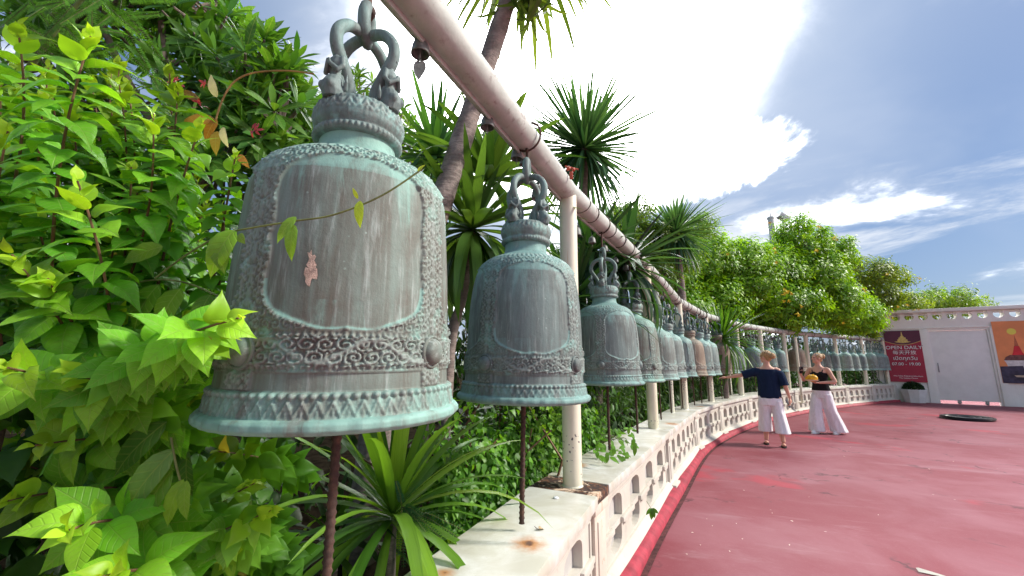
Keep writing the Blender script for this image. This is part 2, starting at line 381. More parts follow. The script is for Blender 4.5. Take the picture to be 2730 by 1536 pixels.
# ------------------------------------------------------------------ balustrade wall: bays, coping slabs, pilasters
def seg_matrix(i):
    a, b_ = Vector(POSTS[i]), Vector(POSTS[i+1]); d_ = (b_-a); L = d_.length; d_ /= L
    return Matrix(((d_.x, -d_.y, 0, a.x), (d_.y, d_.x, 0, a.y), (0, 0, 1, 0), (0, 0, 0, 1))), L      # -y faces the terrace
def curve_plate(outer, holes, depth):
    cu = bpy.data.curves.new('tmp', 'CURVE'); cu.dimensions = '2D'; cu.fill_mode = 'BOTH'; cu.extrude = depth/2
    for poly in [outer]+holes:
        s_ = cu.splines.new('POLY'); s_.points.add(len(poly)-1); s_.use_cyclic_u = True
        for q, (x, y) in zip(s_.points, poly): q.co = (x, y, 0, 1)
    o = bpy.data.objects.new('tmp', cu); COL.objects.link(o); bpy.context.view_layer.update()
    dg = bpy.context.evaluated_depsgraph_get(); me = bpy.data.meshes.new_from_object(o.evaluated_get(dg))
    bpy.data.objects.remove(o); v = [tuple(q.co) for q in me.vertices]; f = [tuple(p.vertices) for p in me.polygons]; bpy.data.meshes.remove(me); return v, f
wall = thing('balustrade_wall', 'low cream curved balustrade wall with oval slots and stone coping along the red floor', 'wall', (0, 0, 0))
UP = Matrix(((1, 0, 0, 0), (0, 0, -1, 0), (0, 1, 0, 0), (0, 0, 0, 1)))
for i in range(NP-1):
    M, L = seg_matrix(i)
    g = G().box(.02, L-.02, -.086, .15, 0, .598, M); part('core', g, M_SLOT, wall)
    x0, x1 = .13, L-.13; ns = 4 if L < 2.15 else 5
    if i in (1, 2): ns = 5 if i == 1 else 4
    pitch = (x1-x0-.10)/ns; mid = L/2; holes = []
    hw_ = pitch*.29
    for k in range(ns):
        cx = mid + (k-(ns-1)/2)*pitch
        up_ = [(cx-hw_, .335)]+[(cx-hw_*math.cos(a), .452+.062*math.sin(a)) for a in np.linspace(0, PI, 9)]+[(cx+hw_, .335)]
        lo_ = [(cx-hw_*.85, .295)]+[(cx-hw_*.85*math.cos(a), .21-.07*math.sin(a)) for a in np.linspace(0, PI, 9)]+[(cx+hw_*.85, .295)]
        holes += [up_, lo_]
    zt, zl = .548, .105
    v, f = curve_plate([(x0, zl), (x1, zl), (x1, zt), (x0, zt)], holes, .056)
    g = G().add(v, f, M @ Matrix.Translation((0, -.112, 0)) @ UP)
    pn = part('panel', g, M_WALL, wall, smooth=False)
    g = G()
    for k in range(ns+1):           # stepped ledge blocks between the slots
        cx = mid + (k-ns/2)*pitch; hb = pitch*.30
        g.box(cx-hb, cx+hb, -.165, -.138, .297, .333, M, .006).box(cx-hb*.62, cx+hb*.62, -.158, -.138, .27, .299, M, .004)
    o = part('ledge', g, M_WALL, pn); 
    g = G().box(x0-.035, x1+.035, -.155, -.10, zt-.012, .602, M, .006).box(x0-.02, x1+.02, -.148, -.10, zt-.030, zt-.010, M, .004)
    g.box(x0-.0, x0+.03, -.149, -.10, zl, zt, M, .004).box(x1-.03, x1+.0, -.149, -.10, zl, zt, M, .004); part('frame', g, M_WALL, pn)
    # plinth with a sloping plaster fillet down to the kerb
    pr = [(-.10, 0), (-.232, 0), (-.228, .07), (-.20, .088), (-.157, .125), (-.10, .13)]
    v = [(x, y, z) for x in (0.0, L) for y, z in pr]; kf = len(pr)
    g = G().add(v, [(j, (j+1) % kf, (j+1) % kf+kf, j+kf) for j in range(kf)], M); part('plinth', g, M_WALL, wall, smooth=False)
    e0 = .13 if i == 2 else .012; e1 = .15 if i == 1 else .012
    cx0, cx1 = e0, L-e1
    g = G().box(cx0, cx1, -.2, .24, .603, HW, M, .012); part('coping_slab', g, M_COPE, wall)
def m_joint():
    mt, t, b = material('flaking_rusty_joint'); gg = t.new('ShaderNodeNewGeometry').outputs['Position']
    c = t.mix(t.step(t.noise(gg, 8, 6, .75, .6), .52, .57), (.040, .020, .016), (.66, .50, .36))
    c = t.mix(t.math('MULTIPLY', t.step(t.noise(gg, 30, 4, .7), .5, .62), .6), c, (.28, .11, .04))
    t.put(b.inputs['Base Color'], c); b.inputs['Roughness'].default_value = .85; bump(t, b, t.noise(gg, 11, 6, .75, .6), .9, .012); return mt
M_JOINT = m_joint(); M_WALLR = m_plaster('rust_streaked_plaster', (.60, .52, .44), (.66, .58, .48), 1.7, (.42, .19, .06))
for i in range(NP):
    M, L = seg_matrix(min(i, NP-2)); M = Matrix.Translation((POSTS[i][0], POSTS[i][1], 0)) @ M.to_3x3().to_4x4()
    g = G().box(-.105, .105, -.178, .12, 0, .56, M, .006).box(-.125, .125, -.192, .12, .545, .6005, M, .008).box(-.06, .06, -.186, -.15, .14, .50, M, .006)
    g.box(-.13, .13, -.245, .1, 0, .10, M, .008); part('pilaster', g, M_WALLR if i == 2 else M_WALL, wall)
    wj = .155 if i == 2 else .03
    g = G().box(-wj, wj, -.193, .235, .604, .664, M, .006); part('joint_filler', g, M_JOINT, wall)
# rust runs down the first pilaster face are part of its paint; small bolts and caps lie on the coping
cap = link('bottle_cap', G().lathe([(0, 0), (.016, 0), (.015, .006), (.012, .008), (0, .008)], 14).mesh('cap'), plain('white_plastic', (.75, .77, .8), .4), None, atz(1398, 1253, HW+.001))
tag(cap, 'small white bottle cap lying on the rusty coping joint at the nearest white post', 'bottle cap')

# ------------------------------------------------------------------ posts and overhead pipe rail
for i in range(1, NP):
    p = POSTS[i]; k = i-1
    nm = 'nearest tall one, its foot on the rusty coping joint' if i == 2 else None
    lab = {1: 'cream pipe post beside the lens carrying the start of the overhead pipe'}.get(i, 'cream painted steel pipe post, %s from the nearest one, standing on the wall coping' % (ORD[i-3]+' one along' if i > 2 else ''))
    if i == 2: lab = 'nearest cream pipe post with chipped paint, its foot on the rusty coping joint'
    elif i > 2: lab = 'cream steel pipe post on the coping, %s along the row from the nearest post' % ORD[i-2]
    t_ = thing('pipe_post', lab, 'post', (p[0], p[1], HW-.012), 'cream posts carrying the bell rail')
    rp = .062
    g = G().tube([(p[0], p[1], HW-.012), (p[0], p[1], ZB[i]-.03)], rp, 24); sh_ = part('shaft', g, M_POST, t_)
    g = G().lathe([(rp+.001, 0), (rp+.008, 0), (rp+.006, .008), (rp+.001, .016)], 24, Matrix.Translation((p[0], p[1], HW-.012))); part('weld_collar', g, M_POST, sh_)
# thinner posts of the second row inside the bed
for x, y, d_ in ((1690, 1022, 6.4), (1838, 990, 10.2), (2003, 880, 11.9), (2160, 960, 16.5)):
    p = at(x, y, d_); t_ = thing('inner_post', {1690: 'thin white inner post just left of the third row post', 1838: 'thin white inner post beside the pointing hand', 2003: 'thin paired inner post above the woman in navy', 2160: 'thin white inner post behind the far blue bells'}[x], 'post', (p.x, p.y, .3), 'thin inner posts in the bed')
    part('shaft', G().tube([(p.x, p.y, .3), (p.x, p.y, 2.2)], .035, 14), M_POST, t_); part('foot', G().box(p.x-.07, p.x+.07, p.y-.07, p.y+.07, .3, .33), M_POST, t_)
rail = thing('pipe_rail', 'long overhead pipe rail of faded pinkish paint carrying all the bells', 'pipe rail', (POSTS[1][0], POSTS[1][1], 2.4))
M_ROPE = plain('old_rope', (.10, .075, .06), .9, 0, .4, 60, .5)
def railpt(i, t): return Vector((POSTS[i][0]*(1-t)+POSTS[i+1][0]*t, POSTS[i][1]*(1-t)+POSTS[i+1][1]*t, ZB[i]*(1-t)+ZB[i+1]*t))
RR = .072
for i in range(0, NP-1):
    a, b_ = railpt(i, 0), railpt(i, 1)
    part('pipe', G().tube([a.lerp(b_, t) for t in np.linspace(0, 1, 9)], RR, 28, True), M_RAIL, rail)
    dd = (b_-a).normalized(); sd_ = Vector((-dd.y, dd.x, 0)).normalized(); dn = dd.cross(sd_)
    lo = a - Vector((0, 0, RR*.78)) + sd_*RR*.72; hi = b_ - Vector((0, 0, RR*.78)) + sd_*RR*.72
    g = G(); v = []
    for q in (lo, hi):
        for (u, w_) in ((-.02, .012), (.02, .012), (.02, -.004), (-.012, -.004), (-.012, -.03), (-.02, -.03)): v.append(tuple(q+sd_*u+Vector((0, 0, w_))))
    g.add(v, [(j, (j+1) % 6, (j+1) % 6+6, j+6) for j in range(6)]+[(0, 1, 2, 3, 4, 5), (11, 10, 9, 8, 7, 6)]); part('angle_bar', g, M_RAIL, rail, smooth=False)
    if i >= 2:
        rr = random.Random(i); q = dd.to_track_quat('Z', 'Y').to_matrix().to_4x4()
        for k in range(7 if i < 6 else 3):
            t = (k+.3+rr.random()*.5)/(7 if i < 6 else 3); p = a.lerp(b_, t)
            tl = Matrix.Rotation((rr.random()-.5)*.7, 4, 'X')
            part('rope_wrap', G().torus(RR+.004, .0045, 20, 5, Matrix.Translation(p) @ q @ tl), M_ROPE, rail)
# red plastic tie on the rail above the nearest post
p = at(1436, 425, 2.72); tie = thing('red_tag', 'small red plastic tag tied on the pipe above the nearest post', 'tag', p)
M_REDP = plain('red_plastic', (.42, .07, .03), .45)
part('tab', G().box(p.x-.012, p.x+.012, p.y-.01, p.y+.006, p.z-.075, p.z-.02, None, .006), M_REDP, tie)
part('knot', G().ball((p.x-.018, p.y, p.z+.002), .016).ball((p.x+.016, p.y, p.z-.005), .013).tube([(p.x-.04, p.y, p.z+.02), (p.x+.05, p.y, p.z-.004)], .005, 6), M_REDP, tie)

# ------------------------------------------------------------------ white end wall with gate
WO = Vector((15.02, 16.56, 0)); we = Vector((1.71, -1.15, 0)).normalized(); wn = Vector((we.y, -we.x, 0))   # wn points to the terrace
WM = Matrix(((we.x, -wn.x, 0, WO.x), (we.y, -wn.y, 0, WO.y), (0, 0, 1, 0), (0, 0, 0, 1)))             # local x along, y back, z up
def onwall(x, y):
    r = ray(x, y); t = (WO-EYE).dot(wn)/r.dot(wn); p = EYE+r*t-WO; return p.dot(we), p.z
ww = thing('white_wall', 'white end wall with a row of lobed openings under its flat cap', 'wall', WO)
s_g0, z_gt = onwall(2340, 838); s_g1, _ = onwall(2481, 821); s_g0 = onwall(2352, 920)[0]; s_g1 = onwall(2497, 920)[0]
z_gt = (onwall(2340, 838)[1]+onwall(2478, 822)[1])/2
z_top = (onwall(2240, 795)[1]+onwall(2570, 752)[1])/2; S0, S1 = -.45, 14.
z_h = (onwall(2385, 795)[1]+onwall(2540, 778)[1])/2
TH = .34
def wbox(x0, x1, y0, y1, z0, z1, bev=0): return G().box(x0, x1, y0, y1, z0, z1, WM, bev)
zf0, zf1 = z_gt+.10, z_top-.13
part('lower_wall', wbox(S0, s_g0-.1, 0, TH, 0, zf0), M_WHITE, ww, smooth=False)
part('lower_wall', wbox(s_g1+.1, S1, 0, TH, 0, zf0), M_WHITE, ww, smooth=False)
part('lintel', wbox(s_g0-.1, s_g1+.1, 0, TH, z_gt, zf0), M_WHITE, ww, smooth=False)
hx = [onwall(x, y)[0] for x, y in ((2253, 806), (2287, 803), (2320, 800), (2355, 797), (2390, 795), (2428, 791), (2466, 787), (2505, 782), (2550, 778))]
step = (hx[-1]-hx[0])/(len(hx)-1); hx = [hx[0]+step*k for k in range(14)]
holes = []; hr = step*.33; 
for cx in hx:
    lob = []
    for c_, a0, a1 in ((-hr*.55, -PI*1.18, PI*.18), (hr*.55, -PI*.18, PI*1.18)): lob += [(cx+hr*1.05*math.cos(a), z_h+c_+hr*math.sin(a)) for a in np.linspace(a0, a1, 12)]
    holes.append(lob)
v, f = curve_plate([(S0, zf0), (S1, zf0), (S1, zf1), (S0, zf1)], holes, TH)
part('frieze', G().add(v, f, WM @ Matrix.Translation((0, TH/2, 0)) @ UP), M_WHITE, ww, smooth=False)
for k, cx in enumerate(hx): part('cross_bar', wbox(cx-hr*1.15, cx+hr*1.15, -.012, .03, z_h-.018, z_h+.018, .004), M_WHITE, ww)
part('string_course', wbox(S0, S1, -.018, .0, z_h-.016, z_h+.014, .003), M_WHITE, ww) if False else None
part('string_course', wbox(S0, S1, -.03, -.001, zf0-.02, zf0+.03, .006), M_WHITE, ww)
part('cap_top', wbox(S0-.09, S1, -.10, TH+.09, z_top-.129, z_top, .012), M_WHITE, ww)
part('pier', wbox(s_g0-.30, s_g0-.08, -.05, -.001, 0, zf0-.03, .008), M_WHITE, ww); part('pier', wbox(s_g1+.08, s_g1+.28, -.05, -.001, 0, zf0-.03, .008), M_WHITE, ww)
gate = thing('gate', 'plain pale grey sheet gate on castors set in the white wall', 'gate', WO+we*((s_g0+s_g1)/2))
M_GATE = plain('pale_grey_gate_paint', (.74, .74, .71), .45, 0, .05, 3, .06)
gl_ = part('leaf', wbox(s_g0-.02, s_g1+.02, .05, .10, .12, z_gt-.02, .006), M_GATE, gate)
part('jamb', wbox(s_g0-.085, s_g0-.022, .004, .16, 0, z_gt-.003, .004), M_WHITE, gate); part('jamb', wbox(s_g1+.022, s_g1+.085, .004, .16, 0, z_gt-.003, .004), M_WHITE, gate)
part('handle', wbox(s_g0+.07, s_g0+.10, .02, .05, 1.15, 1.5, .008), plain('grey_metal', (.25, .25, .26), .4, .6), gl_)
for fr in (.33, .80):
    p = WM @ Vector((s_g0+(s_g1-s_g0)*fr, .075, .055)); R = Matrix.Translation(p) @ WM.to_3x3().to_4x4() @ Matrix.Rotation(PI/2, 4, 'X')
    part('castor', G().lathe([(0, -.02), (.045, -.02), (.055, -.012), (.055, .012), (.045, .02), (0, .02)], 16, R).box(-.05, .05, .03, .09, -.03, .03, R), plain('castor_metal', (.3, .29, .28), .4, .5), gl_)
# banner and painted poster on the wall
def quadpx(pts): return [onwall(*p) for p in pts]
def panel_rect(a, b_): (x0, z1), (x1, z0) = onwall(*a), onwall(*b_); return x0, x1, z0, z1
bx0 = onwall(2230, 900)[0]; bx1 = onwall(2322, 900)[0]; bz1 = onwall(2265, 832)[1]; bz0 = onwall(2290, 961)[1]
ban = thing('banner', 'dark red opening hours banner with gold temple emblem on the white wall', 'banner', WM @ Vector(((bx0+bx1)/2, -.06, bz0)))
M_BAN = plain('crimson_banner_vinyl', (.33, .008, .035), .4, 0, .15, 1.5, 0); M_BAN2 = plain('dark_maroon_print', (.085, .004, .03), .4, 0, .1, 3, 0)
M_GOLD = plain('gold_print', (.62, .47, .14), .5, 0, .25, 16, 0); M_CREAMP = plain('cream_print', (.82, .72, .55), .5, 0, .03, 5, 0); M_INK = plain('white_print', (.85, .80, .80), .5, 0, .02, 5, 0)
bw, bh = bx1-bx0, bz1-bz0
part('sheet', wbox(bx0, bx1, -.06, -.045, bz0, bz1), M_BAN, ban, smooth=False)
def flat(name, poly, y, mat, parent, x0=0, z0=0, sx=1, sz=1, th=.003):
    v, f = curve_plate([(x0+x*sx, z0+z*sz) for x, z in poly], [], th); return part(name, G().add(v, f, WM @ Matrix.Translation((0, y, 0)) @ UP), mat, parent, smooth=False)
arc = [(a, .80-.075*math.sin(PI*a)) for a in np.linspace(0, 1, 21)]
flat('dark_top', [(0, 1), (0, .80)]+arc[1:-1]+[(1, .80), (1, 1)], -.063, M_BAN2, ban, bx0, bz0, bw, bh)
flat('gold_line', arc+[(x, z-.008) for x, z in arc[::-1]], -.066, M_GOLD, ban, bx0, bz0, bw, bh)
flat('emblem', [(.27, .785), (.36, .79), (.36, .825), (.40, .83), (.40, .86), (.44, .87), (.46, .895), (.475, .90), (.485, .935), (.49, .965), (.5, .985), (.51, .965), (.515, .935), (.525, .90), (.54, .895), (.56, .87), (.60, .86), (.60, .83), (.64, .825), (.64, .79), (.73, .785), (.66, .768), (.5, .755), (.34, .768)], -.066, M_GOLD, ban, bx0, bz0, bw, bh)
def text(s_, cx, cz, size, mat, parent, y, bold=0, sxs=1.0):
    cu = bpy.data.curves.new('txt', 'FONT'); cu.body = s_; cu.size = size; cu.align_x = 'CENTER'; cu.align_y = 'CENTER'; cu.extrude = .001; cu.offset = bold
    o = bpy.data.objects.new('txt', cu); COL.objects.link(o); bpy.context.view_layer.update()
    me = bpy.data.meshes.new_from_object(o.evaluated_get(bpy.context.evaluated_depsgraph_get())); bpy.data.objects.remove(o)
    gg = G().add([(q.co.x*sxs, q.co.y, q.co.z) for q in me.vertices] if len(me.vertices) else [(0, 0, 0)], [tuple(p.vertices) for p in me.polygons], WM @ Matrix.Translation((cx, y, cz)) @ UP)
    return part('lettering', gg, mat, parent, smooth=False)
M_DARKP = plain('dark_print', (.16, .01, .03), .5, 0, .05, 5, 0)
for s_, fz, sz in (('OPEN DAILY', .665, .115), ('每天开放', .565, .105), ('เปิดทุกวัน', .455, .115), ('07.00 - 19.00', .345, .095)):
    text(s_, bx0+bw*.5, bz0+bh*fz, bh*sz*.82, M_DARKP, ban, -.064, bh*.006)
    text(s_, bx0+bw*.5, bz0+bh*fz, bh*sz*.82, M_INK, ban, -.067, .0)
text('Wat Saket Rajavaramahavihara', bx0+bw*.5, bz0+bh*.115, bh*.034, M_INK, ban, -.066); text('The Golden Mount', bx0+bw*.5, bz0+bh*.075, bh*.034, M_INK, ban, -.066)
px0 = onwall(2508, 900)[0]; pz1 = onwall(2530, 808)[1]; pz0 = onwall(2545, 964)[1]; pw = 3.6; ph = pz1-pz0
pos = thing('poster', 'orange sunset poster of a white temple with red draped spire under a yellow sun', 'poster', WM @ Vector((px0+pw/2, -.06, pz0)))
part('sheet', wbox(px0, px0+pw, -.06, -.045, pz0, pz1), plain('orange_print', (.80, .28, .10), .5, 0, .16, .8, 0), pos, smooth=False)
def pq(x, y): s_, z = onwall(x, y); return s_, z
def fpx(name, pts, y, mat): return flat(name, [pq(*p) for p in pts], y, mat, pos)
cxs, czs = pq(2541, 834); rs = abs(pq(2553, 834)[0]-cxs)
flat('printed_sun', [(cxs+rs*math.cos(a), czs+rs*math.sin(a)) for a in np.linspace(0, 2*PI, 25)[:-1]], -.064, plain('yellow_print', (.80, .68, .10), .5, 0, .05, 3, 0), pos)
tm = pq(2556, 880)[0]; HWT = (tm-pq(2519, 890)[0])/1.02; zc0 = pq(2545, 880)[1]; zsp = pq(2543, 842)[1]
def mir(pts): return [(tm-x*HWT, z) for x, z in pts]+[(tm+x*HWT, z) for x, z in pts[::-1]]
z1 = pq(2550, 879)[1]; z2 = pq(2550, 893)[1]; z3 = pq(2550, 905)[1]; z4 = pq(2550, 912)[1]; z5 = pq(2555, 930)[1]
flat('printed_spire', mir([(.0, zsp), (.03, zsp-.12), (.09, (zsp+z1)/2), (.17, z1)]), -.064, plain('rust_print', (.42, .12, .05), .5, 0, .2, 6, 0), pos)
flat('printed_cloth', mir([(.20, z1+.10), (.16, z1+.12), (.30, (z1+z2)/2), (.42, z2)][1:]), -.067, plain('red_print', (.62, .02, .03), .5, 0, .15, 5, 0), pos)
flat('printed_roof', mir([(.55, z2), (.85, z2-.07), (.95, z3+.02), (1.02, z3-.02)]), -.065, plain('brown_print', (.16, .06, .05), .5, 0, .4, 14, 0), pos)
flat('printed_gallery', mir([(1.0, z3-.021), (.90, z4), (.75, z5)]), -.064, plain('pale_print', (.66, .62, .60), .5, 0, .2, 9, 0), pos)
M_DK = plain('dark_navy_print', (.035, .03, .06), .5, 0, .5, 5, 0)
zz = pq(2545, 922)[1]
flat('printed_shadow', [(px0+.004, zz), (px0+.55, zz+.03), (px0+.6, zz-.3), (px0+pw-.004, zz-.42), (px0+pw-.004, pz0+.004), (px0+.004, pz0+.004)], -.066, M_DK, pos)
zz2 = pq(2550, 944)[1]
flat('printed_roof_tiles', [(px0+.3, zz2), (px0+1.0, zz2+.03), (px0+.9, zz2-.06), (px0+.35, zz2-.06)], -.069, plain('tan_print', (.45, .36, .26), .5, 0, .2, 9, 0), pos)
# planter box with clipped bush
p = atz(2302, 1012, 0); PLB = Vector((p.x, p.y, 0))
pl = thing('planter', 'octagonal white concrete planter at the corner below the red banner', 'planter', PLB)
def octa(r, z): return [(r*math.cos(PI/8+k*PI/4), r*math.sin(PI/8+k*PI/4), z) for k in range(8)]
rings = [(.31, 0), (.38, .42), (.40, .43), (.40, .49), (.35, .49), (.34, .42)]
v = []; 
for r, z in rings: v += octa(r, z)
f = [(8*i+j, 8*i+(j+1) % 8, 8*i+8+(j+1) % 8, 8*i+8+j) for i in range(len(rings)-1) for j in range(8)]
M_PLANT = m_plaster('grimy_white_concrete', (.60, .60, .58), (.72, .72, .70), .7, (.22, .2, .17))
part('box', G().add(v, f, Matrix.Translation(PLB)), M_PLANT, pl, smooth=False)
part('soil', G().add(octa(.345, .45), [tuple(range(8))], Matrix.Translation(PLB)), M_SOIL, pl, smooth=False)
# coiled hose
p = atz(2433, 1055, 0); M_HOSE = plain('black_rubber', (.012, .012, .014), .4)
pts = []; rr = random.Random(3)
for k in range(360):
    a = k*2*PI/26; r = .30+.17*math.sin(k*.043)+.015*rr.random(); pts.append((p.x+r*1.12*math.cos(a), p.y+r*math.sin(a), .020+.0035*(k/26)+.004*math.sin(a*1.3)))
hz = thing('hose_coil', 'black hose coiled flat on the red floor before the gate', 'hose', (p.x, p.y, 0)); part('coil', G().tube(pts, .019, 8), M_HOSE, hz)
part('clamp', G().box(p.x-.02, p.x+.06, p.y-.46, p.y-.40, .05, .075, None, .006), plain('grey_clip', (.5, .5, .5), .4), hz)
# pale column and floodlight rising behind the trees
p = at(1939, 560, 21.); cl = thing('lamp_column', 'pale round column with a thin rod poking out above the flowering tree', 'column', (p.x, p.y, -.3))
M_PALE = plain('pale_grey_paint', (.55, .57, .55), .5, 0, .06, 2, .1)
part('shaft', G().tube([(p.x, p.y, -.3), (p.x, p.y, p.z+.30)], .15, 20), M_PALE, cl); part('rod', G().tube([(p.x, p.y, p.z+.3), (p.x, p.y, p.z+.52)], .03, 8), M_PALE, cl); part('cap_ring', G().lathe([(.155, 0), (.172, .0), (.172, .06), (.155, .06)], 20, Matrix.Translation((p.x, p.y, p.z+.2))), M_PALE, cl)
p = at(1968, 548, 20.); fl_ = thing('floodlight', 'pale boxy floodlight tilted beside the column above the flowering tree', 'floodlight', (p.x, p.y, -.3))
R = Matrix.Translation(p) @ Matrix.Rotation(.55, 4, 'Y'); part('housing', G().box(-.24, .24, -.15, .15, -.1, .1, R, .02), M_PALE, fl_); part('pole', G().tube([(p.x, p.y, -.3), (p.x, p.y, p.z-.08)], .05, 12), M_PALE, fl_); part('visor', G().box(-.26, .26, -.2, -.15, -.12, .13, R, .01), M_PALE, fl_)
# ------------------------------------------------------------------ bronze bells
PROF = [(.0, .302), (.004, .318), (.012, .3255), (.024, .3245), (.031, .318), (.034, .309), (.040, .306), (.070, .299), (.075, .2985), (.084, .2975), (.088, .2915), (.135, .2885), (.140, .2885), (.235, .2865),
        (.30, .2845), (.38, .2815), (.46, .277), (.53, .2695), (.57, .2625), (.605, .2545), (.635, .2425), (.660, .226), (.680, .204), (.697, .176), (.712, .146), (.724, .122), (.738, .1115), (.755, .108), (.785, .108)]
def sstep(x, a, b): t = np.clip((x-a)/(b-a), 0, 1); return t*t*(3-2*t)
PROF1 = [(z, r+.013*math.exp(-((z-.625)/.085)**2)) for z, r in PROF]
def bell_mesh(name, nt, nz, PROF=PROF):
    pz = np.array([p[0] for p in PROF]); pr = np.array([p[1] for p in PROF])
    arc_ = np.concatenate([[0], np.cumsum(np.hypot(np.diff(pz), np.diff(pr)))])
    s = np.linspace(0, arc_[-1], nz); z = np.interp(s, arc_, pz); r = np.interp(s, arc_, pr)
    for _ in range(2):
        r[2:-2] = np.where(z[2:-2] > .25, (r[1:-3]+2*r[2:-2]+r[3:-1])/4, r[2:-2])
    th = np.linspace(0, 2*PI, nt, endpoint=False)
    TH_, Z = np.meshgrid(th, z); R = np.repeat(r[:, None], nt, 1)
    q = ((TH_+PI/4) % (PI/2)) - PI/4                    # angle from the nearest strap
    rr = np.minimum(R, .285); rr = np.maximum(rr, .2)
    a = np.abs(q)*rr; bq = (PI/4-np.abs(q))*rr; hw_ = PI/4*rr-.037
    u = q*rr
    # plain panel: rounded rectangle with cusped lower corners
    zc, hh = .430, .208
    e = (np.abs(bq)/hw_)**np.where(Z < zc, 3.6, 4.4) + (np.abs(Z-zc)/hh)**4.0
    cusp = .10*np.sin(8*np.arctan2(np.abs(Z-zc)/hh, np.abs(bq)/hw_+1e-6))*np.exp(-((e-1)/.5)**2)
    e = e+cusp; panel = (e < 1)
    zone = (Z > .219) & (Z < .672)
    def scroll(u, v, k=1.):
        p = np.sin(2*PI*u/(.046*k)+2.3*np.sin(2*PI*v/(.062*k)))*np.sin(2*PI*v/(.031*k)+1.9*np.cos(2*PI*u/(.046*k)))
        p2 = np.sin(2*PI*(u+v)/(.019*k)+2*p)*.35+np.sin(2*PI*(u-v)/(.023*k)-1.5*p)*.3
        return sstep(p+.5*p2, -.15, .55)
    def curls(u, v, pu, pv, pitch, stag=True):
        """rows of scrolls curling alternately left and right"""
        row = np.floor(v/pv); uu = u+np.where((row % 2 == 1) & stag, pu/2, 0); colm = np.floor(uu/pu)
        du = uu-(colm+.5)*pu; dv = v-(row+.5)*pv; rad = np.hypot(du*1., dv*pu/pv); ang = np.arctan2(dv, du); hand = np.where((row+colm) % 2 == 0, 1, -1)
        h = .5+.5*np.cos(2*PI*rad/pitch-hand*ang+row*1.7); edge = sstep(pu*.62-rad, 0, pu*.12)
        lf = .5+.5*np.cos(2*PI*(du+hand*dv)/(pitch*1.25)+3*ang)
        return sstep(h*edge+lf*(1-edge)*.9, .25, .75)
    strap = a < .034
    # strap pattern: mirrored stacked leaves
    vs_ = Z % .052; leaf = sstep(.022*np.abs(np.sin(PI*vs_/.052))**.6-np.abs(a-.010-.004*np.sin(2*PI*vs_/.026)), -.004, .004)
    hS = .0040*np.maximum(curls(a+.0005, Z, .0135, .026, .0085, False), .8*leaf*(a < .007))
    border = lambda d, w_: np.exp(-(d/w_)**2)
    H = np.zeros_like(R); orn = np.zeros_like(R)
    msk = zone & strap; H[msk] = .0025+hS[msk]; orn[msk] = 1
    H += zone*(.0032*border(a-.034, .0022)+.0022*border(a-.027, .0016))
    fil = zone & ~panel & ~strap; H[fil] = np.maximum(H[fil], .0016+.0045*curls(np.abs(bq), Z, .024, .024, .010)[fil]); orn[fil] = 1
    edge = zone & ~strap; H[edge] += (.0034*border((e-1)*.1, .008))[edge]
    # shoulder band of small lozenges
    sb = (Z > .672) & (Z < .698); lz = np.abs(((TH_*60/(2*PI)) % 1)-.5)*2+np.abs((Z-.686)/.014)
    H[sb] = .002+.004*sstep(1.0-lz, -.15, .25)[sb]; orn[sb] = 1
    # belt
    bt = (Z > .126) & (Z < .219); v_ = (Z-.1725)/.0465; vine = np.abs(v_-.5*np.sin(2*PI*TH_*8/(2*PI)))
    bl = np.maximum(curls(TH_*.285, Z-.145, .0373, .0275, .0125), .9*np.exp(-(vine/.13)**2))
    bl = np.where(np.abs(v_) > .72, .0, bl); hb = .0015+.0062*bl
    bead = lambda per, zc_, rad: np.sqrt(np.clip(1-(((TH_*.29/per) % 1-.5)*per/rad)**2-((Z-zc_)/rad)**2, 0, 1))*rad
    hb = hb+bead(.0138, .137, .005)*.8+bead(.0138, .208, .005)*.8
    hb += .003*border(Z-.129, .0022)+.003*border(Z-.146, .0018)+.003*border(Z-.199, .0018)+.003*border(Z-.2165, .0022)
    H[bt] = hb[bt]; orn[bt] = 1
    # strap continues below the belt
    lb = (Z > .089) & (Z < .126) & (a < .036); H[lb] = .003+(.004*curls(a+.0005, Z, .0135, .026, .0085, False))[lb]; orn[lb] = 1
    H += ((Z > .089) & (Z < .126))*.003*border(a-.036, .002)
    # bead ring and lotus leaf band above the lip
    H += np.where((Z > .070) & (Z < .088), bead(.0205, .079, .0078)*.9, 0)
    tb = (Z > .036) & (Z < .071); ph = np.abs(((TH_*64/(2*PI)) % 1)-.5)*2; zz = (Z-.036)/.035
    tooth = sstep(zz-(1-ph)*.0-ph*.0-(ph-.05)*.0-(1-ph)*0+0, 0, 1)
    lf = sstep((1-ph)*1.15-(1-zz)*1.1, -.05, .22)
    rib = .5+.5*np.cos(ph*PI*2)
    zig = np.exp(-((zz-(1-ph)*.86-.06)/.15)**2); H[tb] = (.0036*zig+.0022*lf*(.4+.6*rib)+.001*scroll(TH_*.3, Z, .5))[tb]; orn[np.repeat(((z > .036) & (z < .09))[:, None], nt, 1)] = .8
    H = H*1.12; hgtn = np.clip(H/.0085, 0, 1)
    dents = .0012*np.sin(5*TH_+1)*np.sin(9*Z+2)
    R2 = R+H+dents
    lipw = (Z < .033); R2 = R2+np.where(lipw, .0016*np.sin(TH_*17)*np.sin(TH_*5+1)+.001*np.sin(TH_*43), 0)
    X = R2*np.cos(TH_); Y = R2*np.sin(TH_)
    V = np.stack([X, Y, Z], -1).reshape(-1, 3)
    verd = np.where(Z < .034, 1.0, np.where(Z < .088, .75, np.where((Z < .285) & (Z > .215), .45, np.where(Z > .60, .5, .15))))
    verd = np.maximum(verd, .95*np.exp(-((e-.93)/.10)**2)*(Z < .33)*zone)
    i, j = np.meshgrid(np.arange(nz-1), np.arange(nt), indexing='ij')
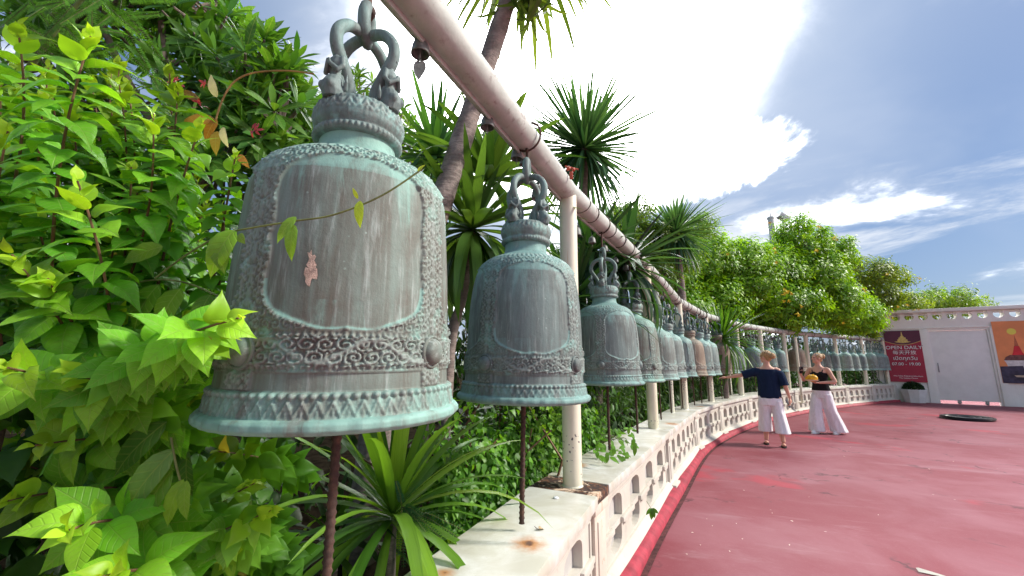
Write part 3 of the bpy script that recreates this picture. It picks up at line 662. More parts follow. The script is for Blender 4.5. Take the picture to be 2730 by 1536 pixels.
    A = i*nt+j; B = i*nt+(j+1) % nt; F = np.stack([A, B, B+nt, A+nt], -1).reshape(-1, 4)
    # inside of the bell, seen from below
    k0 = len(V); inn = [(.298, -.001), (.270, .004), (.262, .03), (.262, .3), (.235, .58), (.0, .66)]; m_ = 64
    vi = np.array([(r_*math.cos(2*PI*t/m_), r_*math.sin(2*PI*t/m_), z_) for r_, z_ in inn for t in range(m_)])
    fi = [(k0+a_*m_+(t+1) % m_, k0+a_*m_+t, k0+(a_+1)*m_+t, k0+(a_+1)*m_+(t+1) % m_) for a_ in range(len(inn)-1) for t in range(m_)]
    V = np.concatenate([V, vi]); F = np.concatenate([F, np.array(fi)])
    me = fastmesh(name, V, F)
    for nm, arr in (('orn', orn), ('verd', verd), ('hgt', hgtn)):
        at_ = me.attributes.new(nm, 'FLOAT', 'POINT'); at_.data.foreach_set('value', np.concatenate([arr.ravel(), np.full(len(vi), .2)]).astype(np.float32))
    return me
def fastmesh(name, V, F, smooth=True):
    me = bpy.data.meshes.new(name); k = F.shape[1]
    me.vertices.add(len(V)); me.vertices.foreach_set('co', V.astype(np.float32).ravel())
    me.loops.add(F.size); me.loops.foreach_set('vertex_index', F.astype(np.int32).ravel())
    me.polygons.add(len(F)); me.polygons.foreach_set('loop_start', np.arange(0, F.size, k, dtype=np.int32)); me.polygons.foreach_set('loop_total', np.full(len(F), k, dtype=np.int32))
    if smooth: me.polygons.foreach_set('use_smooth', np.ones(len(F), dtype=bool))
    me.update(calc_edges=True); me.validate(); return me
def voxel(g, size, name, smooth_it=2):
    """fuse a bag of shapes into one continuous skin"""
    o = link('tmp', g.mesh('tmp')); md = o.modifiers.new('r', 'REMESH'); md.mode = 'VOXEL'; md.voxel_size = size; md.use_smooth_shade = True
    if smooth_it: s_ = o.modifiers.new('s', 'SMOOTH'); s_.iterations = smooth_it; s_.factor = .5
    bpy.context.view_layer.update(); me = bpy.data.meshes.new_from_object(o.evaluated_get(bpy.context.evaluated_depsgraph_get())); me.name = name
    bpy.data.objects.remove(o); me.polygons.foreach_set('use_smooth', [True]*len(me.polygons)); return me
def crown_mesh(n, nz, lotus=True):
    prof = [(.100, .778), (.121, .782), (.1245, .790), (.1245, .800), (.119, .806), (.118, .811), (.126, .826), (.1285, .845), (.126, .868), (.120, .884), (.112, .890), (0, .892)]
    P_ = np.array(prof); s = np.concatenate([[0], np.cumsum(np.hypot(*np.diff(P_, axis=0).T))]); t = np.linspace(0, s[-1], nz); r = np.interp(t, s, P_[:, 0]); z = np.interp(t, s, P_[:, 1])
    th = np.linspace(0, 2*PI, n, endpoint=False); A, Z = np.meshgrid(th, z); R = np.repeat(r[:, None], n, 1)
    out = R > .09
    H = np.where((Z > .786) & (Z < .804) & out, .0045*np.abs(np.cos(A*26)), 0)
    zz = (Z-.812)/.074; ph = np.abs(((A*18/(2*PI)) % 1)-.5)*2; ph2 = np.abs(((A*18/(2*PI)+.5) % 1)-.5)*2
    pet = np.maximum(sstep((1-zz)*1.2-ph*1.05, -.02, .12)*(.4+.6*np.cos(ph*PI)**2), .75*sstep((1-zz)*1.0-ph2*1.1+.1, -.02, .12))
    chev = .5+.5*np.sign(np.sin(2*PI*(zz*3.2+ph*1.3)))
    H = H+np.where((zz > 0) & (zz < 1) & out, .0032*pet+.0026*chev*(zz > .4), 0)
    R2 = R+H; V = np.stack([R2*np.cos(A), R2*np.sin(A), Z], -1).reshape(-1, 3)
    i, j = np.meshgrid(np.arange(nz-1), np.arange(n), indexing='ij'); a = i*n+j; b = i*n+(j+1) % n
    me = fastmesh('crown', V, np.stack([a, b, b+n, a+n], -1).reshape(-1, 4))
    at_ = me.attributes.new('orn', 'FLOAT', 'POINT'); at_.data.foreach_set('value', np.ones(len(V), np.float32)); at_ = me.attributes.new('hgt', 'FLOAT', 'POINT'); at_.data.foreach_set('value', np.clip(H/.006, 0, 1).astype(np.float32).ravel()); return me
def spline(pts, n):
    P = [Vector(p) for p in pts]; out = []
    for i in range(len(P)-1):
        p0, p1, p2, p3 = P[max(i-1, 0)], P[i], P[i+1], P[min(i+2, len(P)-1)]
        for k in range(n):
            t = k/n; out.append(.5*((2*p1)+(p2-p0)*t+(2*p0-5*p1+4*p2-p3)*t*t+(3*p1-p0-3*p2+p3)*t**3))
    return out+[P[-1]]
def loop_mesh(vox):
    g = G()
    leg = [(.070, .875), (.056, .915), (.054, .95), (.082, 1.00), (.112, 1.05), (.110, 1.10), (.072, 1.145), (.022, 1.160), (0, 1.160)]
    for k in range(4):
        a = k*PI/2; pts = spline([(r*math.cos(a), r*math.sin(a), z) for r, z in leg], 4); n = len(pts)
        g.tube(pts, [.021-.004*i/n for i in range(n)], 10)
    return voxel(g, vox, 'loop', 2)
def ring_mesh():
    return G().torus(.040, .0195, 28, 10, Matrix.Translation((0, 0, 1.205)) @ Matrix.Rotation(PI/2, 4, 'X') @ Matrix.Diagonal((1, 1.3, 1, 1))).mesh('ring')
def figurine_mesh(vox):
    """kneeling figure with folded hands and pointed headdress, against a flame shaped back"""
    g = G()
    g.loft([(0, 0, 0, .026, .024), (.004, 0, .014, .029, .027), (.006, 0, .03, .026, .024), (.002, 0, .045, .019, .02)], 12)       # base / folded legs
    g.ball((.016, .013, .022), (.020, .012, .012)).ball((.016, -.013, .022), (.020, .012, .012))
    g.loft([(0, 0, .035, .015, .019), (0, 0, .055, .012, .0145), (.002, 0, .075, .0155, .021), (.001, 0, .088, .012, .021), (0, 0, .095, .007, .008), (.001, 0, .103, .0065, .0065)], 12)
    for s in (-1, 1):
        g.tube([(0, s*.021, .087), (.003, s*.027, .066), (.012, s*.020, .056), (.024, s*.004, .068), (.026, s*.002, .078)], [.0075, .0065, .006, .005, .003], 8)
    g.ball((.003, 0, .116), (.013, .012, .0155)); g.ball((.0165, 0, .114), (.003, .0025, .004))
    for s in (-1, 1): g.ball((.001, s*.0125, .114), (.003, .003, .008))
    g.lathe([(.0135, 0), (.0145, .004), (.012, .008), (.011, .014), (.007, .020), (.0055, .03), (.003, .04), (.0, .058)], 10, Matrix.Translation((.001, 0, .122)))
    g.loft([(-.012, 0, .0, .008, .026), (-.012, 0, .03, .007, .028), (-.010, 0, .055, .005, .016)], 10)
    for s in (-1, 1): g.tube([(-.012, s*.026, .02), (-.006, s*.034, .034), (-.008, s*.032, .052)], [.006, .005, .001], 6)
    return voxel(g, vox, 'figurine', 1)
def boss_mesh(n):
    p = [(.036, .0), (.037, .004), (.034, .008), (.031, .007), (.030, .005), (.028, .008), (.026, .013), (.018, .017), (.008, .0185), (0, .019)]
    return G().lathe(p, n).mesh('boss')
def rod_mesh(ridged=True, z0=-.56):
    g = G(); 
    if ridged:
        k = 150; pts = [(0, 0, .62-i*(.62-z0)/k) for i in range(k+1)]; g.tube(pts, [.0112 if i % 3 else .0145 for i in range(k+1)], 8)
    else: g.tube([(0, 0, .62), (0, 0, z0)], .0125, 8)
    return g.mesh('rod')
HLOOP = G().torus(RR+.007, .006, 24, 6, Matrix.Rotation(PI/2, 4, 'X') @ Matrix.Diagonal((1, 1.06, 1, 1))).mesh('hanger_loop'); RAILANG = 0.
HOOKTOP = 1.40
def hook_mesh():
    return G().tube(spline([(.0, .018, 1.225), (0, -.004, 1.205), (0, -.022, 1.22), (0, -.018, 1.25), (0, .0, 1.30), (.004, .004, 1.42), (0, 0, 1.56)], 5), .0105, 8).mesh('hook')
BODY = [bell_mesh('bell_body_fine', 680, 290, PROF1), bell_mesh('bell_body_mid', 400, 200), bell_mesh('bell_body_far', 200, 110)]
CROWN = [crown_mesh(300, 60), crown_mesh(160, 36), crown_mesh(80, 24)]
LOOP = [loop_mesh(.005), None, loop_mesh(.009)]; LOOP[1] = LOOP[0]; RING = ring_mesh()
FIG = [figurine_mesh(.0017), figurine_mesh(.0026), figurine_mesh(.005)]
BOSS = [boss_mesh(40), boss_mesh(24), boss_mesh(14)]; ROD = [rod_mesh(), rod_mesh(), rod_mesh(False)]; HOOK = hook_mesh()
def inst(name, me, mat, parent, loc=(0, 0, 0), rot=(0, 0, 0), sc=1):
    if not me.materials: me.materials.append(None)
    o = bpy.data.objects.new(name, me); COL.objects.link(o); o.parent = parent; o.location = loc; o.rotation_euler = rot
    o.scale = (sc, sc, sc) if not hasattr(sc, '__len__') else sc
    o.material_slots[0].link = 'OBJECT'; o.material_slots[0].material = mat; return o
def bell(x, y, z, rz, lod, mat, label, sc=1.0, rail_z=2.66, tilt=(0, 0), wide=1.0):
    t_ = thing('bronze_bell', label, 'bell', (x, y, z), 'large bronze bells hanging along the balustrade'); t_.rotation_euler = (tilt[0], tilt[1], rz); sx_ = sc*wide; t_.scale = (sx_, sx_, sc)
    bd = inst('body', BODY[lod], mat, t_); inst('crown', CROWN[lod], mat if lod else M_RELIEF, t_)
    lh = inst('loop_handle', LOOP[lod], M_RELIEF, t_); inst('top_ring', RING, M_RELIEF, lh, rot=(0, 0, .5))
    for k in range(4):
        a = k*PI/2
        inst('figurine', FIG[lod], M_RELIEF, t_, (.108*math.cos(a), .108*math.sin(a), .878), (0, 0, a), (1.12, 1.12, 1.42))
        inst('boss', BOSS[lod], mat, bd, (.287*math.cos(a), .287*math.sin(a), .172), (PI/2, 0, a+PI/2), (1.15, 1.15, 1.4))
    inst('hanger_loop', HLOOP, M_RUST, t_, (0, 0, (rail_z-z)/sc), (0, 0, RAILANG-rz), (1/sx_, 1/sx_, 1/sc))
    inst('clapper_rod', ROD[lod], M_RUST, t_)
    zt = (rail_z-RR-z)/sc; inst('hook', HOOK, M_RUST, t_, (0, 0, 1.225-1.205*(zt-1.225)/.355), (0, 0, rz*1.7), (1, 1, (zt-1.225)/.355))
    return t_
def on_rail(i, x_disp, z):
    """place on bay i where it is seen at horizontal print position x_disp"""
    best = None
    for k in range(401):
        t = k/400; p = railpt(i, t); v = Vector((p.x, p.y, z))-EYE
        if v.dot(CF) < .2: continue
        xx = (1365+FPX*v.dot(CR)/v.dot(CF))/SC
        if best is None or abs(xx-x_disp) < best[0]: best = (abs(xx-x_disp), t)
    return best[1]
BELLS = [ # bay, print x of rim centre, z of rim, lod, material, strap angle, scale, label
    (1, 850, 1.318, 0, 0, -112, .885, 'large weathered green bronze bell nearest the lens, filling the left of the picture'),
    (1, 1316, 1.262, 1, 1, -128, 1.0, 'grey bronze bell hanging just before the nearest white post, second in the row'),
    (2, 1527, 1.262, 1, 1, -112, .93, 'dark grey bronze bell just behind the nearest white post, third in the row'),
    (2, 1597, 1.245, 1, 0, -150, .92, 'bronze bell partly hidden behind the third one, fourth in the row'),
    (3, 1656, 1.222, 2, 3, -100, .95, ''), (3, 1683, 1.222, 2, 3, -130, .95, ''), (3, 1712, 1.212, 2, 1, -160, .95, ''),
    (4, 1741, 1.205, 2, 2, -100, .95, ''), (4, 1761, 1.20, 2, 3, -140, .95, ''), (4, 1779, 1.20, 2, 3, -95, .95, ''),
    (5, 1811, 1.20, 2, 2, -120, 1.0, ''), (5, 1833, 1.20, 2, 3, -90, .95, ''), (5, 1852, 1.20, 2, 3, -150, .95, ''),
    (6, 1897, 1.20, 2, 1, -118, .98, ''), (7, 1935, 1.20, 2, 0, -140, .95, ''), (7, 1960, 1.20, 2, 1, -100, .95, ''),
    (8, 2007, 1.20, 2, 2, -110, .98, 'orange-brown bronze bell standing out between the two women'),
    (9, 2053, 1.20, 2, 1, -140, .95, ''), (9, 2074, 1.20, 2, 0, -100, .95, ''), (9, 2096, 1.20, 2, 1, -120, .95, ''),
    (10, 2128, 1.20, 2, 3, -150, .98, ''), (10, 2148, 1.20, 2, 3, -100, .95, ''), (10, 2166, 1.20, 2, 1, -130, .95, ''),
    (11, 2193, 1.20, 2, 3, -100, .97, ''), (11, 2208, 1.20, 2, 3, -125, .95, ''), (11, 2222, 1.20, 2, 3, -150, .95, '')]
BAYT = {3: 'between the second and third white posts', 4: 'between the third and fourth white posts', 5: 'between the fourth and fifth white posts', 6: 'left of the woman in navy', 7: 'behind the head of the woman in navy',
        9: 'behind the woman in the black top', 10: 'just right of the woman in the black top', 11: 'in the last bay beside the red banner'}
cnt = {}
for bay, xd, zr, lod, mt, ang, sc, lab in BELLS:
    t = on_rail(bay, xd, zr); p = railpt(bay, t)
    if not lab:
        k = cnt.get(bay, 0); cnt[bay] = k+1; n = sum(1 for b in BELLS if b[0] == bay)
        pos_ = '' if n == 1 else (('nearer', 'farther')[k] if n == 2 else ('nearest', 'middle', 'farthest')[k])
        sc = sc*(.95 if bay < 5 else .92)*(1+.03*math.sin(xd))
        lab = ('%s bronze bell %s, hanging over the balustrade' % (pos_, BAYT[bay])).strip()
    dd = railpt(bay, 1)-railpt(bay, 0); RAILANG = math.atan2(dd.y, dd.x)+PI/2; tr = random.Random(int(xd))
    bell(p.x, p.y, zr, math.radians(ang), lod, M_BELL[mt], lab, sc, p.z, (tr.uniform(-.015, .015), tr.uniform(-.015, .015)) if lod else (math.radians(-.6), math.radians(1.2)), 1.0 if bay < 3 else (.90 if bay < 5 else .84))

# peeling scab of old gilding on the near bell's panel
b1 = [o for o in bpy.data.objects if o.name.startswith('bronze_bell') and o.parent is None][0]; bd1 = [o for o in b1.children if o.name.startswith('body')][0]
IM = (Matrix.Translation(b1.location) @ b1.rotation_euler.to_matrix().to_4x4() @ Matrix.Diagonal((*b1.scale, 1))).inverted()
M_SCAB = plain('pale_scab', (.46, .33, .27), .8, 0, .3, 60, .6)
for (sx_, sy_, wpx, hpx, sd__) in ((783, 655, 11, 22, 1), (779, 690, 14, 24, 2)):
    rr = random.Random(sd__); o_ = IM @ EYE; pts = []
    for k in range(16):
        a = 2*PI*k/16; w_ = 1+.45*rr.uniform(-1, 1); d1 = (IM @ (EYE+ray(sx_+wpx*w_*math.cos(a), sy_+hpx*w_*math.sin(a))))-o_
        A = d1.x**2+d1.y**2; B = 2*(o_.x*d1.x+o_.y*d1.y); t = None; R0 = .284
        for _ in range(5):
            C = o_.x**2+o_.y**2-R0**2; t = (-B-math.sqrt(max(0, B*B-4*A*C)))/(2*A); zz_ = (o_+d1*t).z; R0 = float(np.interp(zz_, [p[0] for p in PROF1], [p[1] for p in PROF1]))+.0025
        pts.append(tuple(o_+d1*t))
    cpt = tuple(np.mean(np.array(pts), 0)*np.array([1.004, 1.004, 1])); sc_ = link('scab', G().add(pts+[cpt], [(k, (k+1) % 16, 16) for k in range(16)]).mesh('scab'), M_SCAB, bd1)
# ------------------------------------------------------------------ small wind bells under the rail
def windbell_meshes():
    dome = G().lathe([(.030, .0), (.034, -.001), (.0345, .004), (.032, .02), (.030, .035), (.025, .050), (.015, .060), (.006, .063), (.0, .064)], 24)
    dome.lathe([(.028, .002), (.026, .03), (.018, .052), (0, .056)], 24)
    rg = G().torus(.008, .0022, 14, 6, Matrix.Translation((0, 0, .070)) @ Matrix.Rotation(PI/2, 4, 'X')).tube([(0, 0, .076), (.003, 0, .088), (0, 0, .105)], .0018, 5)
    cl_ = G().tube([(0, 0, .05), (0, 0, -.012)], .003, 6)
    for k in range(2): cl_.torus(.0055, .0014, 12, 5, Matrix.Translation((0, 0, -.018-.010*k)) @ Matrix.Rotation(PI/2, 4, 'X') @ Matrix.Rotation(k*1.2, 4, 'Y'))
    pts = [(0, 0), (.012, .006), (.021, -.004), (.024, -.02), (.019, -.04), (.009, -.058), (.0, -.078), (-.012, -.06), (-.021, -.038), (-.0225, -.02), (-.017, -.004), (-.008, .004)]
    v = [(x, .0012, z-.030) for x, z in pts]+[(x, -.0012, z-.030) for x, z in pts]; n = len(pts)
    pt = G().add(v, [tuple(range(n)), tuple(range(2*n-1, n-1, -1))]+[(j, j+n, (j+1) % n+n, (j+1) % n) for j in range(n)])
    return dome.mesh('dome'), rg.mesh('hanger'), cl_.mesh('clapper'), pt.mesh('wind_plate', False)
WB = windbell_meshes(); wb_n = {}
def windbell(i, t, drop, k, plate, label, sc=1.0):
    p = railpt(i, t); dd = (railpt(i, 1)-railpt(i, 0)).normalized(); sd_ = Vector((-dd.y, dd.x, 0)).normalized()
    q = p + sd_*RR*.80 - Vector((0, 0, RR*.60+.09*sc+drop))
    o = thing('wind_bell', label, 'wind bell', q, 'small wind bells hanging under the pipe rail', k*1.3); o.scale = (sc, sc, sc)
    inst('dome', WB[0], M_WINDBELL, o); inst('hanger', WB[1], M_WINDBELL, o); ck = inst('clapper', WB[2], M_WINDBELL, o)
    if plate: inst('wind_plate', WB[3], M_WINDBELL, ck, rot=(0, 0, -k*1.3+.2))
# near ones one by one
for xd, yz, sc, pl_, lab in ((1098, 2.42, 1.0, True, 'small wind bell with heart shaped plate hanging nearest the lens, beside the big bell'),
                        (1262, 2.42, 1.0, False, 'small wind bell before the leaning tree trunk, second along the pipe'),
                        (1335, 2.40, .95, False, 'small wind bell half hidden behind the ring of the second large bell'),
                        (1352, 2.42, .8, False, 'smallest wind bell right behind the ring of the second large bell'),
                        (1388, 2.40, 1.35, False, 'larger wind bell against the nearest white post')):
    t = on_rail(1, xd-12, yz); windbell(1, t, -.02 if xd != 1388 else .05, xd, pl_, lab, sc)
BN = {2: 'first', 3: 'second', 4: 'third', 5: 'fourth', 6: 'fifth', 7: 'sixth', 8: 'seventh', 9: 'eighth', 10: 'ninth', 11: 'tenth'}
for i in range(2, 12):
    n = 6 if i < 6 else 5
    for k in range(n):
        windbell(i, (k+.5+.25*math.sin(k*7+i))/n, .05+.02*((k*5+i) % 3), k+i, i > 5, 'small grey wind bell, %s of the row hanging after the %s white post' % (ORD[k], BN[i]), [1.15, .95, 1.05, .85, 1.1, .9][k])
# ------------------------------------------------------------------ vegetation
def m_leaf(name, obj_col, rough=.42, trans=.4, veins=True):
    mt, t, b = material(name)
    if obj_col: c = t.new('ShaderNodeObjectInfo').outputs['Color']
    else:
        a = t.new('ShaderNodeAttribute'); a.attribute_name = 'col'; c = a.outputs['Color']
    p = t.new('ShaderNodeTexCoord').outputs['Object']
    if not veins and obj_col:
        c = t.mix(t.math('MULTIPLY', t.step(t.noise(t.scale(p, (1.2, 22, 1)), 1.0, 4, .6), .42, .64), .5), c, t.mix(1.0, c, (.5, .62, .6), 'MULTIPLY'))
    if obj_col and veins:
        s_ = t.sep(p); ay = t.math('ABSOLUTE', s_[1])
        mid = t.math('SUBTRACT', 1.0, t.step(ay, .004, .016))
        vn = t.math('SINE', t.math('SUBTRACT', t.math('MULTIPLY', s_[0], 46.), t.math('MULTIPLY', ay, 34.)))
        vv = t.math('MAXIMUM', mid, t.math('MULTIPLY', t.step(vn, .72, 1.0), .45))
        c = t.mix(t.math('MULTIPLY', vv, .28), c, (.42, .50, .16)); bump(t, b, t.math('MULTIPLY', vv, -1.), .35, .02)
    c = t.mix(t.math('MULTIPLY', t.step(t.noise(p, 9, 4, .6), .4, .7), .22), c, t.mix(1.0, c, (.55, .60, .5), 'MULTIPLY'))
    t.put(b.inputs['Base Color'], c); b.inputs['Roughness'].default_value = rough; b.inputs['Specular IOR Level'].default_value = .35
    tr = t.new('ShaderNodeBsdfTranslucent'); t.put(tr.inputs[0], t.mix(1.0, c, (1.7, 1.55, .55), 'MULTIPLY'))
    mx = t.new('ShaderNodeMixShader'); mx.inputs[0].default_value = trans
    t.l.new(b.outputs[0], mx.inputs[1]); t.l.new(tr.outputs[0], mx.inputs[2])
    out = [n for n in t.n if n.type == 'OUTPUT_MATERIAL'][0]; t.l.new(mx.outputs[0], out.inputs[0]); return mt
M_LEAF_O = m_leaf('leaf_single', True); M_LEAF_J = m_leaf('leaf_mass', False, veins=False)
M_STRAP_O = m_leaf('strap_leaf_single', True, .36, .4, False); M_STRAP_J = m_leaf('strap_leaf_mass', False, .36, .4, False)
M_BARK = plain('grey_brown_bark', (.18, .14, .115), .9, 0, .4, 18, .8)
def m_trunk():
    mt, t, b = material('ringed_trunk_bark'); g_ = t.new('ShaderNodeNewGeometry').outputs['Position']
    rg = t.noise(t.scale(g_, (5, 5, 42)), 1.0, 5, .7, .6); n = t.noise(g_, 9, 5, .65)
    c = t.mix(t.step(n, .35, .7), (.17, .135, .12), (.34, .27, .24)); c = t.mix(t.math('MULTIPLY', t.step(rg, .5, .66), .6), c, (.10, .075, .065))
    t.put(b.inputs['Base Color'], c); b.inputs['Roughness'].default_value = .85; bump(t, b, t.math('ADD', rg, n), .7, .02); return mt
M_TRUNK = m_trunk()
M_STEM = plain('red_brown_stem', (.16, .085, .045), .7, 0, .3, 30, .2); M_GSTEM = plain('green_stem', (.14, .17, .05), .6, 0, .3, 30, .2)

def leaf_template(kind, L=1.0):
    """unit long leaf along +x, blade folded along the midrib"""
    if kind == 'heart':
        st = [(0, .0), (.025, .12), (.09, .23), (.19, .31), (.31, .345), (.44, .335), (.57, .285), (.69, .205), (.80, .115), (.90, .045), (1.0, 0)]; fold, droop, wav = .22, .26, .0
    elif kind == 'oval':
        st = [(0, .0), (.05, .10), (.18, .20), (.38, .245), (.58, .225), (.76, .15), (.90, .065), (1.0, 0)]; fold, droop, wav = .18, .22, .0
    elif kind == 'lance':
        st = [(0, .012), (.12, .05), (.3, .105), (.52, .135), (.72, .115), (.88, .055), (1.0, 0)]; fold, droop, wav = .22, .18, .0
    elif kind == 'ivy':
        st = [(0, 0), (.02, .20), (.16, .38), (.32, .30), (.5, .26), (.72, .13), (1.0, 0)]; fold, droop, wav = .12, .2, 0
    else:
        st = [(0, .03), (.22, .2), (.6, .19), (1.0, 0)]; fold, droop, wav = .2, .2, 0
    v = []; f = []; n = len(st)
    if kind in ('heart', 'oval'):
        for i, (x, h) in enumerate(st):
            zz = -droop*x*x+.05*math.sin(PI*x)
            for t_ in (1, .55, 0, -.55, -1):
                ab = abs(t_); v.append((x, h*t_, zz+h*(.20*math.sin(PI*.5*min(1, ab/.6))-.16*max(0, ab-.5))+.012*math.sin(x*13+t_*2)*ab))
        for i in range(n-1):
            for j in range(4): a = 5*i+j; f.append((a, a+1, a+6, a+5))
        return np.array(v), np.array(f)
    for i, (x, h) in enumerate(st):
        zz = -droop*x*x; zw = fold*h + wav*math.sin(x*22)
        v += [(x, h, zz+zw), (x, 0, zz), (x, -h, zz+fold*h-wav*math.sin(x*22+1))]
    for i in range(n-1):
        a = 3*i; f += [(a, a+1, a+4, a+3), (a+1, a+2, a+5, a+4)]
    return np.array(v), np.array(f)
def strap_template(bend, n=9, tipw=0.):
    v = []; f = []; ang = 0; x = z = 0
    for i in range(n):
        t = i/(n-1); w_ = .5*min(1, .38+t*2.2)*(1-t**2.6)**.8
        v += [(x, w_, z+.016*w_), (x, 0, z), (x, -w_, z+.016*w_)]
        ang -= bend*(.35+1.3*t)/(n-1); x += math.cos(ang)/(n-1); z += math.sin(ang)/(n-1)
    for i in range(n-1): a = 3*i; f += [(a, a+1, a+4, a+3), (a+1, a+2, a+5, a+4)]
    return np.array(v), np.array(f)
TPL = {k: leaf_template(k) for k in ('heart', 'oval', 'lance', 'ivy')}
TPL['tiny'] = (np.array([(0, 0, 0), (.45, .19, .05), (1, 0, -.16), (.45, -.19, .05)]), np.array([(0, 3, 2, 1)]))
TPL['broad'] = (lambda t: t)(leaf_template('broad'))
for k, b_ in (('strap0', .15), ('strap1', .7), ('strap2', 1.4), ('strap3', 2.2)): TPL[k] = strap_template(b_)
for k, b_ in (('needle0', .1), ('needle1', .5)): TPL[k] = strap_template(b_, 5)
TME = {}
def template_mesh(k):
    if k not in TME:
        v, f = TPL[k]; TME[k] = fastmesh('leaf_'+k, v, f); TME[k].materials.append(None)
    return TME[k]
def basis(dx, up):
    """rows of frames: x along leaf, z as near as possible to up"""
    dx = dx/np.linalg.norm(dx, axis=1, keepdims=True); z = up-dx*(up*dx).sum(1, keepdims=True); nz = np.linalg.norm(z, axis=1, keepdims=True)
    z = np.where(nz < 1e-4, np.array([[1., 0, 0]]), z/np.maximum(nz, 1e-6)); y = np.cross(z, dx); return np.stack([dx, y, z], -1)   # columns
class Foliage:
    def __init__(s): s.k = []; s.p = []; s.d = []; s.u = []; s.s = []; s.c = []
    def add(s, kind, p, d, up, size, colr):
        """size: (length, width scale, height scale)"""
        s.k.append(kind); s.p.append(tuple(p)); s.d.append(tuple(d)); s.u.append(tuple(up)); s.s.append(size if hasattr(size, '__len__') else (size,)*3); s.c.append(tuple(colr))
    def finish(s, parent, n_single, mo=None, mj=None, name='leaf', mass='foliage'):
        mo = mo or M_LEAF_O; mj = mj or M_LEAF_J
        P = np.array(s.p); D = np.array(s.d, float); U = np.array(s.u, float); S = np.array(s.s, float); C = np.array(s.c, float); K = np.array(s.k)
        B = basis(D, U); v = P-np.array(EYE); dz = v@np.array(CF); ok = dz > .1; dzz = np.where(ok, dz, 1e9)
        X = 1365+FPX*(v@np.array(CR))/dzz; Y = 768-FPX*(v@np.array(CU))/dzz
        inn = ok & (X > -30) & (X < 2760) & (Y > -30) & (Y < 1566)
        sc_ = np.where(inn, S[:, 0]/np.maximum(dzz, .1), 0); order = np.argsort(-sc_)
        single = [i for i in order[:n_single] if sc_[i] > 0]; rest = np.setdiff1d(np.arange(len(P)), single)
        base = np.array(base_of(parent))
        for i in single:
            me = template_mesh(K[i]); o = bpy.data.objects.new(name, me); COL.objects.link(o); o.parent = parent
            M = Matrix.Identity(4)
            for r in range(3):
                for c in range(3): M[r][c] = B[i, r, c]*S[i, c]
                M[r][3] = P[i, r]-base[r]
            o.matrix_local = M; o.color = (*C[i], 1); o.material_slots[0].link = 'OBJECT'; o.material_slots[0].material = mo
        if len(rest):
            VV = []; FF = []; CC = []; off = 0
            for kd in np.unique(K[rest]):
                ii = rest[K[rest] == kd]; tv, tf = TPL[kd]
                V = np.einsum('nij,nkj->nki', B[ii], tv[None]*S[ii][:, None, :])+P[ii][:, None, :]
                VV.append(V.reshape(-1, 3)); n = len(tv); FF.append((tf[None]+(np.arange(len(ii))*n)[:, None, None]).reshape(-1, 4)+off); off += len(ii)*n
                CC.append(np.repeat(C[ii], n, 0))
            V = np.concatenate(VV)-base; me = fastmesh(mass, V, np.concatenate(FF)); me.materials.append(mj)
            at_ = me.attributes.new('col', 'FLOAT_COLOR', 'POINT'); cc = np.concatenate(CC); at_.data.foreach_set('color', np.concatenate([cc, np.ones((len(cc), 1))], 1).astype(np.float32).ravel())
            o = link(mass, me, mj, parent); o['kind'] = 'stuff'
R_ = random.Random(5)
def jit(c, a=.25, r=R_): k = 1+(r.random()-.5)*2*a; h = (r.random()-.5)*a*.5; return (max(.004, c[0]*k*(1+h)), c[1]*k, max(.003, c[2]*k*(1-h)))
def lerp3(a, b, t): return tuple(x*(1-t)+y*t for x, y in zip(a, b))
def rv(r=R_): 
    while True:
        v = Vector((r.uniform(-1, 1), r.uniform(-1, 1), r.uniform(-1, 1)))
        if .05 < v.length < 1: return v.normalized()
GOLDEN = 2.39996
# --- foreground leafy shrub: long shoots carrying pointed leaves
YOUNG, MIDG, OLDG = (.42, .64, .04), (.19, .48, .028), (.09, .30, .02)
def shoot(F, gs, tip, dirv, length, leafL, bright=1.0, dens=1.0, r=R_, droop=.25):
    dirv = Vector(dirv).normalized(); tip = Vector(tip)
    bend = rv(r)*.12*length; pts = []
    n = 10
    for i in range(n+1):
        t = i/n; q = tip-dirv*length*(1-t)+Vector((0, 0, -droop*length*(1-t)**2))+bend*math.sin(PI*t)*.6; pts.append(q)
    gs.tube(pts, [.0042*(1-.55*i/n) for i in range(n+1)], 6)
    leafL *= 1.2
    nl = int(length/leafL*8.4*dens); side = dirv.orthogonal().normalized(); oth = dirv.cross(side)
    a0 = r.random()*6
    for k in range(nl):
        t = 1-(k/nl)**.9*.97; f_ = t*n; i = min(int(f_), n-1); q = pts[i].lerp(pts[i+1], f_-i)
        a = a0+k*GOLDEN; out = side*math.cos(a)+oth*math.sin(a)
        opn = min(1.35, .22+k*.10)                                # tip leaves closed, older ones open out
        dl = dirv*math.cos(opn)+out*math.sin(opn)
        if k > 5: dl = dl+Vector((0, 0, -.25-.25*r.random()))
        dl = dl+rv(r)*.16
        size = leafL*min(1.0, .34+k*.10)*r.uniform(.82, 1.15)
        c = lerp3(YOUNG, MIDG, min(1, k/9)); c = lerp3(c, OLDG, min(.75, max(0, (k-9)/26))); c = jit(tuple(x*bright for x in c), .26, r)
        upv = dirv*.8+Vector((0, 0, .7))-CF*.45
        pet = q+dl.normalized()*size*.10
        F.add('heart', pet, dl, upv+rv(r)*.35, (size, size*r.uniform(.8, 1.08), size*r.uniform(.4, 2.0)), c if r.random() > .008 else (.42, .36, .05))
